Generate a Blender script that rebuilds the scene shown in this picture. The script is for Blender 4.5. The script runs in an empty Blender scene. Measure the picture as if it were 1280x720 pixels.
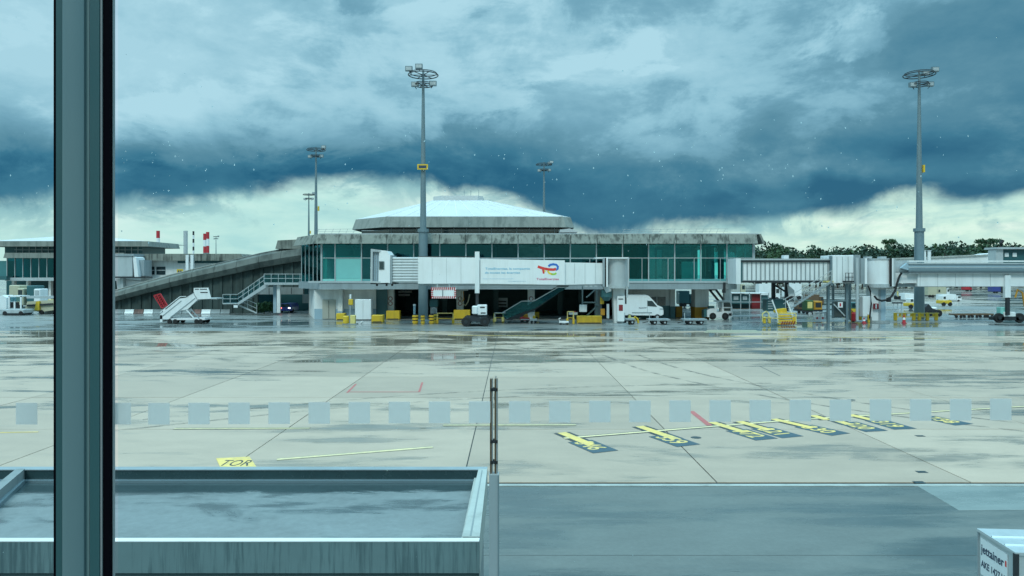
import bpy, math, random
from mathutils import Vector, Matrix
random.seed(7)
R = math.radians
F = 924.0; HZ = 343.0; EYE = 5.5
# ------------------------------------------------------------ camera, sky, sun, exposure
scn = bpy.context.scene
col = scn.collection
cam_d = bpy.data.cameras.new('camera'); cam = bpy.data.objects.new('camera', cam_d); col.objects.link(cam)
cam.location = (0, 0, EYE); cam.rotation_euler = (R(90), 0, 0)
cam_d.sensor_width = 36; cam_d.lens = 36 * F / 1280; cam_d.shift_y = -(360 - HZ) / 1280
cam_d.clip_start = 0.05; cam_d.clip_end = 6000
scn.camera = cam
scn.view_settings.view_transform = 'Standard'; scn.view_settings.look = 'None'
scn.view_settings.gamma = 1; scn.view_settings.exposure = 0.12
scn.view_settings.use_curve_mapping = False
scn.cycles.max_bounces = 8; scn.cycles.transparent_max_bounces = 16
scn.cycles.use_denoising = True
try: scn.cycles.caustics_reflective = False; scn.cycles.caustics_refractive = False
except Exception: pass

SUN_EL, SUN_AZ = 48, -60
sun_d = bpy.data.lights.new('sun', 'SUN'); sun = bpy.data.objects.new('sun', sun_d); col.objects.link(sun)
sun_d.energy = 1.3; sun_d.angle = R(14); sun_d.color = (1, 0.96, 0.88)
sun.rotation_euler = (R(90 - SUN_EL), 0, R(SUN_AZ + 40))

class NT:
    """small helper to wire node trees"""
    def __init__(s, tree): s.t = tree; s.n = tree.nodes; s.l = tree.links
    def node(s, typ, **kw):
        n = s.n.new(typ)
        for k, v in kw.items():
            if k == 'inp':
                for a, b in v.items():
                    if hasattr(b, 'is_output'): s.l.new(b, n.inputs[a])
                    else: n.inputs[a].default_value = b
            else: setattr(n, k, v)
        return n
    def math(s, op, a, b=None, c=None, clamp=False):
        n = s.n.new('ShaderNodeMath'); n.operation = op; n.use_clamp = clamp
        for i, v in enumerate((a, b, c)):
            if v is None: continue
            if hasattr(v, 'is_output'): s.l.new(v, n.inputs[i])
            else: n.inputs[i].default_value = v
        return n.outputs[0]
    def sstep(s, v, lo, hi, t0=0.0, t1=1.0):
        n = s.n.new('ShaderNodeMapRange'); n.interpolation_type = 'SMOOTHSTEP'
        s.l.new(v, n.inputs[0]); n.inputs[1].default_value = lo; n.inputs[2].default_value = hi
        n.inputs[3].default_value = t0; n.inputs[4].default_value = t1
        return n.outputs[0]
    def ramp(s, v, stops, interp='LINEAR'):
        n = s.n.new('ShaderNodeValToRGB'); n.color_ramp.interpolation = interp
        e = n.color_ramp.elements
        while len(e) < len(stops): e.new(0.5)
        for q, (p, c) in zip(e, stops):
            q.position = p; q.color = (c[0], c[1], c[2], 1) if hasattr(c, '__len__') else (c, c, c, 1)
        s.l.new(v, n.inputs[0]); return n.outputs[0]
    def mix(s, f, a, b, blend='MIX'):
        n = s.n.new('ShaderNodeMix'); n.data_type = 'RGBA'; n.blend_type = blend
        for i, v in ((0, f), (6, a), (7, b)):
            if hasattr(v, 'is_output'): s.l.new(v, n.inputs[i])
            else: n.inputs[i].default_value = (v if i == 0 else (v[0], v[1], v[2], 1))
        return n.outputs[2]
    def noise(s, vec, scale, detail=4, rough=0.55, dist=0.0):
        n = s.n.new('ShaderNodeTexNoise')
        s.l.new(vec, n.inputs['Vector']); n.inputs['Scale'].default_value = scale
        n.inputs['Detail'].default_value = detail; n.inputs['Roughness'].default_value = rough
        n.inputs['Distortion'].default_value = dist
        return n.outputs[0]
    def mapping(s, vec, scale=(1, 1, 1), loc=(0, 0, 0), rot=(0, 0, 0)):
        n = s.n.new('ShaderNodeMapping'); s.l.new(vec, n.inputs[0])
        n.inputs['Scale'].default_value = scale; n.inputs['Location'].default_value = loc; n.inputs['Rotation'].default_value = rot
        return n.outputs[0]

BL = [(230, 110, 210, 80, .14), (60, 60, 120, 90, .16), (530, 70, 80, 40, -.10), (400, 80, 60, 45, -.12), (730, 90, 50, 60, .10), (630, 150, 45, 25, .08),
      (820, 200, 230, 30, -.06), (1210, 40, 150, 60, -.24), (1060, 40, 40, 20, .12), (1180, 120, 120, 40, .05), (1090, 212, 150, 12, .24), (1040, 242, 150, 14, -.16), (800, 255, 150, 22, .14), (680, 140, 90, 50, -.08), (250, 215, 260, 24, -.20),
      (470, 215, 90, 20, -.06), (600, 120, 200, 50, .08)]
def make_world():
    w = bpy.data.worlds.new('World'); scn.world = w; w.use_nodes = True
    w.node_tree.nodes.clear(); t = NT(w.node_tree)
    tc = t.node('ShaderNodeTexCoord').outputs['Generated']
    sep = t.node('ShaderNodeSeparateXYZ', inp={0: tc}).outputs
    x, y, z = sep[0], sep[1], sep[2]
    az = t.math('ARCTAN2', x, y)                       # 0 = straight ahead, + to the right
    hor = t.math('SQRT', t.math('ADD', t.math('MULTIPLY', x, x), t.math('MULTIPLY', y, y)))
    el = t.math('ARCTAN2', z, hor)
    # lower edge of the storm cloud, as an elevation that wanders with the azimuth
    azn = t.math('ADD', t.math('DIVIDE', az, 2 * math.pi), 0.5)
    def A(px): return math.atan((px - 640) / F) / (2 * math.pi) + 0.5
    def E(px, py): return math.atan((HZ - py) / F * math.cos(math.atan((px - 640) / F)))
    cv = t.node('ShaderNodeFloatCurve'); c = cv.mapping.curves[0]
    pts = [(0.0, .085), (.12, .07), (.22, .10), (.32, .075)] + [(A(p), E(p, q)) for p, q in
           ((0, 244), (150, 246), (300, 236), (450, 229), (560, 231), (680, 262), (780, 284), (890, 282), (980, 264), (1100, 256), (1280, 248))] + [(.68, .09), (.78, .06), (.9, .09), (1.0, .085)]
    c.points[0].location = (pts[0][0], pts[0][1] * 5); c.points[-1].location = (pts[-1][0], pts[-1][1] * 5)
    for p, q in pts[1:-1]: c.points.new(p, q * 5)
    cv.mapping.update(); t.l.new(azn, cv.inputs['Value'])
    e0 = t.math('DIVIDE', cv.outputs[0], 5)
    st = t.mapping(tc, (1, 1, 2.6))
    SD = 0
    n1 = t.noise(t.mapping(st, (1, 1, 1), (SD * 1.7, SD * .9, SD)), 2.3, 10, .62, .2)                 # big masses
    n2 = t.noise(t.mapping(tc, (1, 1, 1.8), (3, 1, 7)), 7.0, 10, .62, .3)    # billows
    n3 = t.noise(t.mapping(tc, (1, 1, 1.3), (9, 4, 2)), 6.5, 8, .58, .4)      # ragged edge
    n4 = t.noise(t.mapping(tc, (1, 1, 1.3), (5, 8, 1)), 3.6, 3, .5, .8)
    edge = t.math('ADD', e0, t.math('MULTIPLY', t.math('SUBTRACT', n3, .5), .08))
    h = t.math('SUBTRACT', el, edge)
    prof = t.ramp(t.math('MULTIPLY', t.math('ADD', h, .02), 1.6, clamp=True),
                  [(0, .16), (.04, .10), (.10, .16), (.17, .46), (.27, .68), (.5, .72), (.7, .68), (1, .85)])
    nz = t.math('ADD', t.math('MULTIPLY', t.math('SUBTRACT', n1, .5), 1.5), t.math('MULTIPLY', t.math('SUBTRACT', n2, .5), .9))
    amp = t.sstep(h, .0, .12, .75, 1.0)
    # cloud masses, each at its own direction in the sky: paler billows to the upper left, darker bellies low down
    wz = t.node('ShaderNodeTexNoise', inp={'Vector': t.mapping(tc, (1, 1, 1.4), (7, 2, 4)), 'Scale': 3.5, 'Detail': 6.0, 'Roughness': .55})
    ws = t.node('ShaderNodeSeparateColor', inp={0: wz.outputs[1]}).outputs
    az2 = t.math('ADD', az, t.math('MULTIPLY', t.math('SUBTRACT', ws[0], .5), .30))
    el2 = t.math('ADD', el, t.math('MULTIPLY', t.math('SUBTRACT', ws[1], .5), .11))
    def blob(px, py, sx, sy, k):
        a0 = math.atan((px - 640) / F); e0_ = E(px, py)
        u = t.math('DIVIDE', t.math('SUBTRACT', az2, a0), sx / F); v = t.math('DIVIDE', t.math('SUBTRACT', el2, e0_), sy / F)
        q = t.math('ADD', t.math('MULTIPLY', u, u), t.math('MULTIPLY', v, v))
        return t.math('MULTIPLY', t.math('EXPONENT', t.math('MULTIPLY', q, -.6)), k)
    acc = None
    for bb in BL:
        o = blob(*bb); acc = o if acc is None else t.math('ADD', acc, o)
    m1 = t.math('ADD', t.math('ADD', blob(150, 70, 300, 95, 1), blob(700, 40, 200, 55, .55)), blob(1060, 55, 70, 35, .5))
    m1 = t.sstep(t.math('ADD', m1, t.math('MULTIPLY', t.math('SUBTRACT', n2, .5), .9)), .44, .54, 0, .13)
    Fv = t.math('ADD', prof, t.math('MULTIPLY', t.math('ADD', t.math('MULTIPLY', nz, .62), m1), amp))
    Fv = t.math('ADD', Fv, acc, clamp=True)
    m2 = t.sstep(t.math('ADD', t.math('MULTIPLY', n1, .55), t.math('MULTIPLY', n2, .45)), .48, .55, -.055, .055)
    Fv = t.math('ADD', Fv, t.math('MULTIPLY', m2, amp), clamp=True)
    cloud = t.ramp(Fv, [(0, (.012, .11, .205)), (.2, (.042, .175, .275)), (.42, (.11, .26, .355)), (.6, (.19, .375, .49)), (.78, (.315, .53, .65)), (1, (.48, .69, .80))])
    gapn = t.noise(t.mapping(tc, (1, 1, 3.5), (2, 6, 3)), 7, 6, .6, .2)
    gap = t.ramp(gapn, [(.32, (.42, .64, .64)), (.5, (.72, .87, .76)), (.66, (1.0, 1.0, .90))])
    warm = t.sstep(az, -.3, .5, 0, 1)
    gap = t.mix(warm, t.mix(.6, gap, (.50, .76, .76)), gap)
    # ragged grey scud hanging just below the base of the cloud
    pf = t.noise(t.mapping(tc, (1, 1, 1.6), (4, 9, 6)), 9, 8, .62, .4)
    pf = t.math('MULTIPLY', t.sstep(pf, .47, .60), t.sstep(h, -.055, -.004))
    gap = t.mix(t.math('MULTIPLY', pf, .8), gap, (.24, .44, .50))
    low = t.sstep(h, -.014, .012)
    sky = t.mix(low, gap, cloud)
    # the cloud thins towards the zenith: this is what lights the apron
    up = t.sstep(el, .42, 1.0)
    sky = t.mix(up, sky, t.mix(n2, (.88, 1.52, 1.90), (1.58, 2.55, 3.10)))
    # below the horizon
    sky = t.mix(t.sstep(el, -.03, -.005), (.25, .3, .3), sky)
    nish = t.node('ShaderNodeTexSky', sky_type='NISHITA', sun_disc=False, sun_elevation=R(SUN_EL), sun_rotation=R(-SUN_AZ))
    bg1 = t.node('ShaderNodeBackground', inp={0: sky, 1: 1.0})
    bg2 = t.node('ShaderNodeBackground', inp={0: nish.outputs[0], 1: 0.06})
    mx = t.node('ShaderNodeMixShader', inp={0: .06, 1: bg1.outputs[0], 2: bg2.outputs[0]})
    t.node('ShaderNodeOutputWorld', inp={0: mx.outputs[0]})
    w.cycles.sampling_method = 'MANUAL'; w.cycles.sample_map_resolution = 512
make_world()

# ------------------------------------------------------------ materials
M = {}
def mat(name, colr, rough=.5, metal=0.0, var=.12, vscale=1.5, streak=0.0, sscale=(1.6, 1.6, .12), stain=(.03, .035, .03), bump=0.0, bscale=20, spec=.5, coat=0, emit=None):
    m = bpy.data.materials.new(name); m.use_nodes = True; m.node_tree.nodes.clear(); t = NT(m.node_tree)
    pos = t.node('ShaderNodeNewGeometry').outputs['Position']
    n = t.noise(pos, vscale, 5, .6)
    f = t.math('MULTIPLY_ADD', n, 2 * var, 1 - var)
    c = t.node('ShaderNodeVectorMath', operation='SCALE', inp={0: tuple(colr)}); t.l.new(f, c.inputs['Scale'])
    c = c.outputs[0]
    if streak:
        s1 = t.noise(t.mapping(pos, sscale), 1.0, 6, .65)
        s2 = t.noise(pos, .5, 3, .5)
        sm = t.sstep(t.math('ADD', s1, t.math('MULTIPLY', t.math('SUBTRACT', s2, .5), .6)), .42, .68)
        c = t.mix(t.math('MULTIPLY', sm, streak), c, stain)
    b = t.node('ShaderNodeBsdfPrincipled', inp={'Base Color': c, 'Metallic': metal, 'Specular IOR Level': spec})
    rn = t.noise(pos, vscale * 2.3, 4, .6)
    t.l.new(t.math('MULTIPLY_ADD', rn, .25, rough - .12, clamp=True), b.inputs['Roughness'])
    if coat: b.inputs['Coat Weight'].default_value = coat
    if bump:
        bn = t.node('ShaderNodeBump', inp={'Strength': bump, 'Distance': .02, 'Height': t.noise(pos, bscale, 5, .6)})
        t.l.new(bn.outputs[0], b.inputs['Normal'])
    if emit:
        b.inputs['Emission Color'].default_value = (*emit[0], 1); b.inputs['Emission Strength'].default_value = emit[1]
    t.node('ShaderNodeOutputMaterial', inp={0: b.outputs[0]})
    M[name] = m; return m

mat('concrete_fascia', (.225, .235, .205), .8, var=.3, vscale=1.6, streak=.85, sscale=(2.6, 2.6, .14), stain=(.035, .042, .035), bump=.4)
mat('concrete_dark', (.05, .075, .07), .8, var=.3, vscale=.8, streak=.6, sscale=(1.0, 1.0, .06), stain=(.015, .025, .022))
mat('ramp_parapet', (.15, .165, .15), .8, var=.25, vscale=.7, streak=.6, sscale=(.8, .8, .3), stain=(.04, .05, .045))
mat('concrete_pale', (.42, .44, .41), .75, var=.2, vscale=1.2, streak=.35, sscale=(2, 2, .3), stain=(.12, .13, .12))
mat('concrete_grey', (.25, .28, .28), .7, var=.2, vscale=1.0, streak=.3)
mat('white_paint', (.78, .80, .80), .45, var=.05, vscale=.7, streak=.18, sscale=(1.5, 1.5, .2), stain=(.35, .38, .36))
mat('white_clean', (.82, .83, .83), .4, var=.05, vscale=.8, streak=.16, sscale=(3, 3, .25), stain=(.5, .5, .46))
mat('white_roof', (.57, .575, .57), .6, var=.10, vscale=.35, streak=.15, sscale=(.5, .5, .2), stain=(.4, .42, .42))
mat('white_wall', (.80, .80, .78), .6, var=.06, vscale=.6, streak=.25, stain=(.3, .32, .3))
mat('blue_dado', (.33, .45, .52), .6, var=.08)
mat('green_dado', (.10, .22, .23), .6, var=.1)
mat('grey_metal', (.33, .38, .40), .45, metal=.2, var=.1, streak=.25, stain=(.15, .17, .17))
mat('light_metal', (.50, .54, .55), .4, metal=.25, var=.1, streak=.2, stain=(.2, .22, .22))
mat('mast_steel', (.18, .245, .27), .45, metal=.3, var=.12, vscale=3)
mat('dark_metal', (.035, .04, .045), .5, metal=.3, var=.2)
mat('black_rubber', (.012, .012, .013), .7, var=.2)
mat('black', (.01, .011, .012), .6, var=.1)
mat('yellow', (.72, .47, .03), .5, var=.12, vscale=2, streak=.3, sscale=(3, 3, .8), stain=(.3, .2, .04))
mat('yellow_pale', (.75, .62, .22), .5, var=.15, vscale=3, streak=.3, sscale=(4, 4, 1), stain=(.25, .2, .08))
mat('orange', (.50, .24, .02), .6, var=.12)
mat('red', (.48, .03, .04), .45, var=.1)
mat('red_faded', (.22, .12, .10), .7, var=.3, streak=.6)
mat('red_dark', (.25, .02, .025), .5, var=.15)
mat('banner_red', (.75, .05, .04), .5, var=.02)
mat('banner_blue', (.03, .16, .55), .5, var=.02)
mat('banner_green', (.35, .62, .08), .5, var=.02)
mat('banner_yellow', (.85, .62, .05), .5, var=.02)
mat('banner_text', (.22, .50, .66), .5, var=.02)
mat('banner_pink', (.62, .10, .22), .5, var=.02)
mat('turquoise', (.28, .66, .60), .5, var=.08, vscale=.4)
mat('blind_cloth', (.40, .74, .70), .6, var=.05, vscale=.4)
mat('sill_teal', (.13, .38, .38), .4, var=.08)
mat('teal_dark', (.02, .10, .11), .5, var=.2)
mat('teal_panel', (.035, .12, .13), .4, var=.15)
mat('brown', (.13, .08, .045), .6, var=.15)
mat('beige', (.50, .47, .34), .6, var=.12)
mat('green_bush', (.03, .09, .03), .6, var=.5, vscale=4)
mat('interior', (.06, .21, .22), .7, var=.2, vscale=.4)
mat('ceiling', (.05, .075, .08), .8, var=.2)
mat('window_dark', (.012, .03, .035), .08, var=.2, spec=.8)
mat('blue_van', (.04, .06, .25), .3, var=.1)
mat('lamp_white', (.9, .9, .85), .4, emit=((1, .95, .85), 4.0))
mat('lamp_red', (.9, .1, .1), .4, emit=((1, .2, .15), 3.0))
mat('door_grey', (.42, .41, .35), .5, var=.08)
mat('frit_glass', (.22, .56, .53), .2, var=.12, vscale=.5)
mat('old_paint', (.36, .33, .23), .4, var=.2)
mat('bark', (.05, .04, .03), .8)
mat('text_dark', (.03, .05, .09), .6, var=.05)
mat('roof_felt_edge', (.03, .06, .065), .25, var=.3, vscale=3)

def leafmat(name, a, b):
    m = bpy.data.materials.new(name); m.use_nodes = True; m.node_tree.nodes.clear(); t = NT(m.node_tree)
    pos = t.node('ShaderNodeNewGeometry').outputs['Position']
    oi = t.node('ShaderNodeObjectInfo').outputs['Random']
    f = t.math('ADD', t.math('MULTIPLY', t.noise(pos, .5, 4, .6), .8), t.math('MULTIPLY', t.math('SUBTRACT', oi, .5), .5), clamp=True)
    b_ = t.node('ShaderNodeBsdfPrincipled', inp={'Base Color': t.mix(f, a, b), 'Roughness': .7})
    t.node('ShaderNodeOutputMaterial', inp={0: b_.outputs[0]}); M[name] = m
leafmat('foliage', (.012, .045, .022), (.055, .115, .035))
leafmat('foliage_dark', (.012, .038, .026), (.03, .075, .035))

def glassmat(name, tint, refl, rough=.02):
    m = bpy.data.materials.new(name); m.use_nodes = True; m.node_tree.nodes.clear(); t = NT(m.node_tree)
    tr = t.node('ShaderNodeBsdfTransparent', inp={0: (*tint, 1)})
    gl = t.node('ShaderNodeBsdfGlossy', inp={0: (.14, .50, .55, 1), 'Roughness': rough})
    pos = t.node('ShaderNodeNewGeometry').outputs['Position']
    bn = t.node('ShaderNodeBump', inp={'Strength': .3, 'Distance': .05, 'Height': t.noise(pos, .7, 2)})
    t.l.new(bn.outputs[0], gl.inputs['Normal'])
    fr = t.node('ShaderNodeFresnel', inp={0: 1.5}).outputs[0]
    oi = t.node('ShaderNodeObjectInfo').outputs['Random']
    f = t.math('MULTIPLY_ADD', fr, .9, t.math('MULTIPLY_ADD', oi, .10, refl - .03), clamp=True)
    mx = t.node('ShaderNodeMixShader', inp={0: f, 1: tr.outputs[0], 2: gl.outputs[0]})
    t.node('ShaderNodeOutputMaterial', inp={0: mx.outputs[0]}); M[name] = m
glassmat('curtain_glass', (.12, .46, .52), .035)
glassmat('mid_glass', (.36, .82, .82), .04)
glassmat('bright_glass', (.66, .97, .95), .03)
glassmat('rail_glass', (.50, .64, .68), .06)
def clearglass():
    m = bpy.data.materials.new('clear_glass'); m.use_nodes = True; m.node_tree.nodes.clear(); t = NT(m.node_tree)
    tr = t.node('ShaderNodeBsdfTransparent', inp={0: (.92, .985, .98, 1)})
    t.node('ShaderNodeOutputMaterial', inp={0: tr.outputs[0]}); M['clear_glass'] = m
clearglass()
def filmmat():
    m = bpy.data.materials.new('frosted_film'); m.use_nodes = True; m.node_tree.nodes.clear(); t = NT(m.node_tree)
    a = t.node('ShaderNodeBsdfTranslucent', inp={0: (.66, .56, .53, 1)})
    b = t.node('ShaderNodeBsdfDiffuse', inp={0: (.25, .30, .30, 1)})
    ad = t.node('ShaderNodeAddShader', inp={0: a.outputs[0], 1: b.outputs[0]})
    tr = t.node('ShaderNodeBsdfTransparent', inp={0: (.8, .95, .95, 1)})
    mx = t.node('ShaderNodeMixShader', inp={0: .25, 1: ad.outputs[0], 2: tr.outputs[0]})
    t.node('ShaderNodeOutputMaterial', inp={0: mx.outputs[0]}); M['frosted_film'] = m
filmmat()
def dropmat():
    m = bpy.data.materials.new('water_drop'); m.use_nodes = True; m.node_tree.nodes.clear(); t = NT(m.node_tree)
    a = t.node('ShaderNodeBsdfTranslucent', inp={0: (.85, .95, .97, 1)})
    g = t.node('ShaderNodeBsdfGlossy', inp={0: (.9, .9, .9, 1), 'Roughness': .1})
    tr = t.node('ShaderNodeBsdfTransparent', inp={0: (.7, .75, .75, 1)})
    m1 = t.node('ShaderNodeMixShader', inp={0: .35, 1: a.outputs[0], 2: g.outputs[0]})
    mx = t.node('ShaderNodeMixShader', inp={0: .2, 1: m1.outputs[0], 2: tr.outputs[0]})
    t.node('ShaderNodeOutputMaterial', inp={0: mx.outputs[0]}); M['water_drop'] = m
dropmat()

def tyremat():
    m = bpy.data.materials.new('tyre_mark'); m.use_nodes = True; m.node_tree.nodes.clear(); t = NT(m.node_tree)
    pos = t.node('ShaderNodeNewGeometry').outputs['Position']
    d = t.node('ShaderNodeBsdfPrincipled', inp={'Base Color': (.12, .115, .10, 1), 'Roughness': .5}); tr = t.node('ShaderNodeBsdfTransparent')
    f = t.math('MULTIPLY', t.sstep(t.noise(pos, .8, 5, .65), .40, .62), .38)
    mx = t.node('ShaderNodeMixShader', inp={0: f, 1: tr.outputs[0], 2: d.outputs[0]}); t.node('ShaderNodeOutputMaterial', inp={0: mx.outputs[0]}); M['tyre_mark'] = m
tyremat()
def wetmat(name, dry, wet, lo, hi, rdry=.42, rwet=.04, sc=(.035, .10, 1), objvar=.24, fine=.20, stainamt=.3, spec=.5, mid=.5, neary=None, rust=0.0, grain=.12):
    """wet concrete or asphalt: damp patches and standing puddles steer colour and roughness"""
    m = bpy.data.materials.new(name); m.use_nodes = True; m.node_tree.nodes.clear(); t = NT(m.node_tree)
    pos = t.node('ShaderNodeNewGeometry').outputs['Position']
    oi = t.node('ShaderNodeObjectInfo').outputs['Random']
    w1 = t.noise(t.mapping(pos, sc, rot=(0, 0, R(6))), 1.0, 7, .62, .6)
    w2 = t.noise(t.mapping(pos, (.25, .5, 1)), 1.0, 5, .6, .4)
    w3 = t.noise(t.mapping(pos, (.18, 1.1, 1), (0, 3, 0), (0, 0, R(-14))), 1.0, 6, .65, .3)
    w = t.math('ADD', t.math('MULTIPLY', w1, .52), t.math('ADD', t.math('MULTIPLY', w2, .22), t.math('MULTIPLY', w3, .26)))
    if neary:      # the drainage low lies along the far side of the apron, where the water stands
        yy = t.node('ShaderNodeSeparateXYZ', inp={0: pos}).outputs[1]
        w = t.math('ADD', w, t.math('MULTIPLY_ADD', t.sstep(yy, neary[0], neary[1]), neary[2], neary[3]))
    wm = t.sstep(w, lo, hi)
    f1 = t.noise(t.mapping(pos, (.5, .9, 1)), 1.0, 8, .7)
    f2 = t.noise(pos, 9, 4, .7)
    f3 = t.noise(t.mapping(pos, (.02, .06, 1), (4, 2, 0), (0, 0, R(-20))), 1.0, 5, .6)
    f = t.math('ADD', t.math('MULTIPLY_ADD', f1, fine * 2, 1 - fine), t.math('MULTIPLY', t.math('SUBTRACT', f2, .5), grain))
    f = t.math('ADD', f, t.math('MULTIPLY', t.math('SUBTRACT', f3, .5), stainamt))
    f = t.math('ADD', f, t.math('MULTIPLY', t.math('SUBTRACT', oi, .5), objvar))
    base = t.mix(wm, dry, wet)
    if rust:      # brown stains along joints of the far bays
        y3 = t.node('ShaderNodeSeparateXYZ', inp={0: pos}).outputs[1]
        rs = t.sstep(t.noise(t.mapping(pos, (.22, .9, 1), (8, 1, 0), (0, 0, R(10))), 1.0, 6, .65), .53, .62)
        base = t.mix(t.math('MULTIPLY', t.math('MULTIPLY', rs, t.sstep(y3, 42, 56)), rust), base, (.17, .125, .075))
    c = t.node('ShaderNodeVectorMath', operation='SCALE', inp={0: base}); t.l.new(f, c.inputs['Scale'])
    b = t.node('ShaderNodeBsdfPrincipled', inp={'Base Color': c.outputs[0], 'Specular IOR Level': spec})
    rr = t.math('MULTIPLY_ADD', wm, rwet - rdry, rdry)
    t.l.new(t.math('ADD', rr, t.math('MULTIPLY', t.math('SUBTRACT', f1, .5), .12), clamp=True), b.inputs['Roughness'])
    bs = t.math('MULTIPLY_ADD', wm, -.28, .3)
    bn = t.node('ShaderNodeBump', inp={'Distance': .01, 'Height': t.noise(pos, 14, 5, .7)}); t.l.new(bs, bn.inputs['Strength'])
    t.l.new(bn.outputs[0], b.inputs['Normal'])
    t.node('ShaderNodeOutputMaterial', inp={0: b.outputs[0]}); M[name] = m
wetmat('apron_concrete', (.48, .36, .27), (.24, .20, .155), .50, .59, neary=(36, 56, .05, -.012), sc=(.05, .20, 1), rust=.75)
wetmat('apron_far', (.36, .32, .28), (.10, .12, .12), .44, .56, rdry=.35)
wetmat('lane_asphalt', (.24, .25, .24), (.10, .12, .12), .47, .56, rdry=.34, rwet=.06)
wetmat('road_concrete', (.13, .14, .13), (.07, .09, .09), .46, .60, rdry=.38, rwet=.16, sc=(.12, .55, 1), fine=.32, stainamt=.7, grain=.45)
wetmat('patch_concrete', (.25, .28, .265), (.17, .20, .19), .45, .60, rdry=.35, rwet=.15)
wetmat('roof_membrane', (.20, .225, .225), (.05, .075, .08), .49, .58, rdry=.45, rwet=.12, sc=(.55, 1.6, 1), objvar=0, fine=.38, grain=.5, neary=(11.05, 11.5, .17, -.01))
mat('joint_dark', (.055, .06, .058), .6, var=.2)
mat('line_yellow', (.86, .585, .17), .5, var=.3, vscale=3, streak=.45, sscale=(5, 5, 1), stain=(.36, .33, .24))
mat('line_pale', (.84, .65, .36), .5, var=.25, vscale=3, streak=.4, sscale=(5, 5, 1), stain=(.38, .35, .28))
mat('line_brown', (.20, .18, .12), .5, var=.2)
mat('line_edge', (.04, .05, .055), .5, var=.2)
mat('number_panel', (.05, .09, .115), .4, var=.2)
mat('line_red', (.50, .13, .12), .5, var=.25, vscale=2)
mat('drain', (.03, .045, .05), .3, var=.2)
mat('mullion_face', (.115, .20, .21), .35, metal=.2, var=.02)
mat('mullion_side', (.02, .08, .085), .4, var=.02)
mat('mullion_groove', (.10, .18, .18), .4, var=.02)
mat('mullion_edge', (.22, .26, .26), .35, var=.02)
mat('gasket', (.002, .002, .004), .9, var=.02, spec=.05)

# ------------------------------------------------------------ helpers
def X(px, Y): return (px - 640.0) / F * Y
def Z(py, Y): return EYE + (HZ - py) / F * Y
def GY(py): return EYE * F / (py - HZ)
def tag(o, label=None, cat=None, group=None, kind=None):
    if label: o['label'] = label
    if cat: o['category'] = cat
    if group: o['group'] = group
    if kind: o['kind'] = kind
    return o
def thing(name, label, cat, loc=(0, 0, 0), group=None, rz=0):
    o = bpy.data.objects.new(name, None); col.objects.link(o); o.location = loc; o.rotation_euler = (0, 0, rz)
    o.empty_display_size = .3
    return tag(o, label, cat, group)
def root_loc(p):
    while p is not None and p.parent is not None: p = p.parent
    return p.location.copy() if p is not None else Vector((0, 0, 0))

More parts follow.
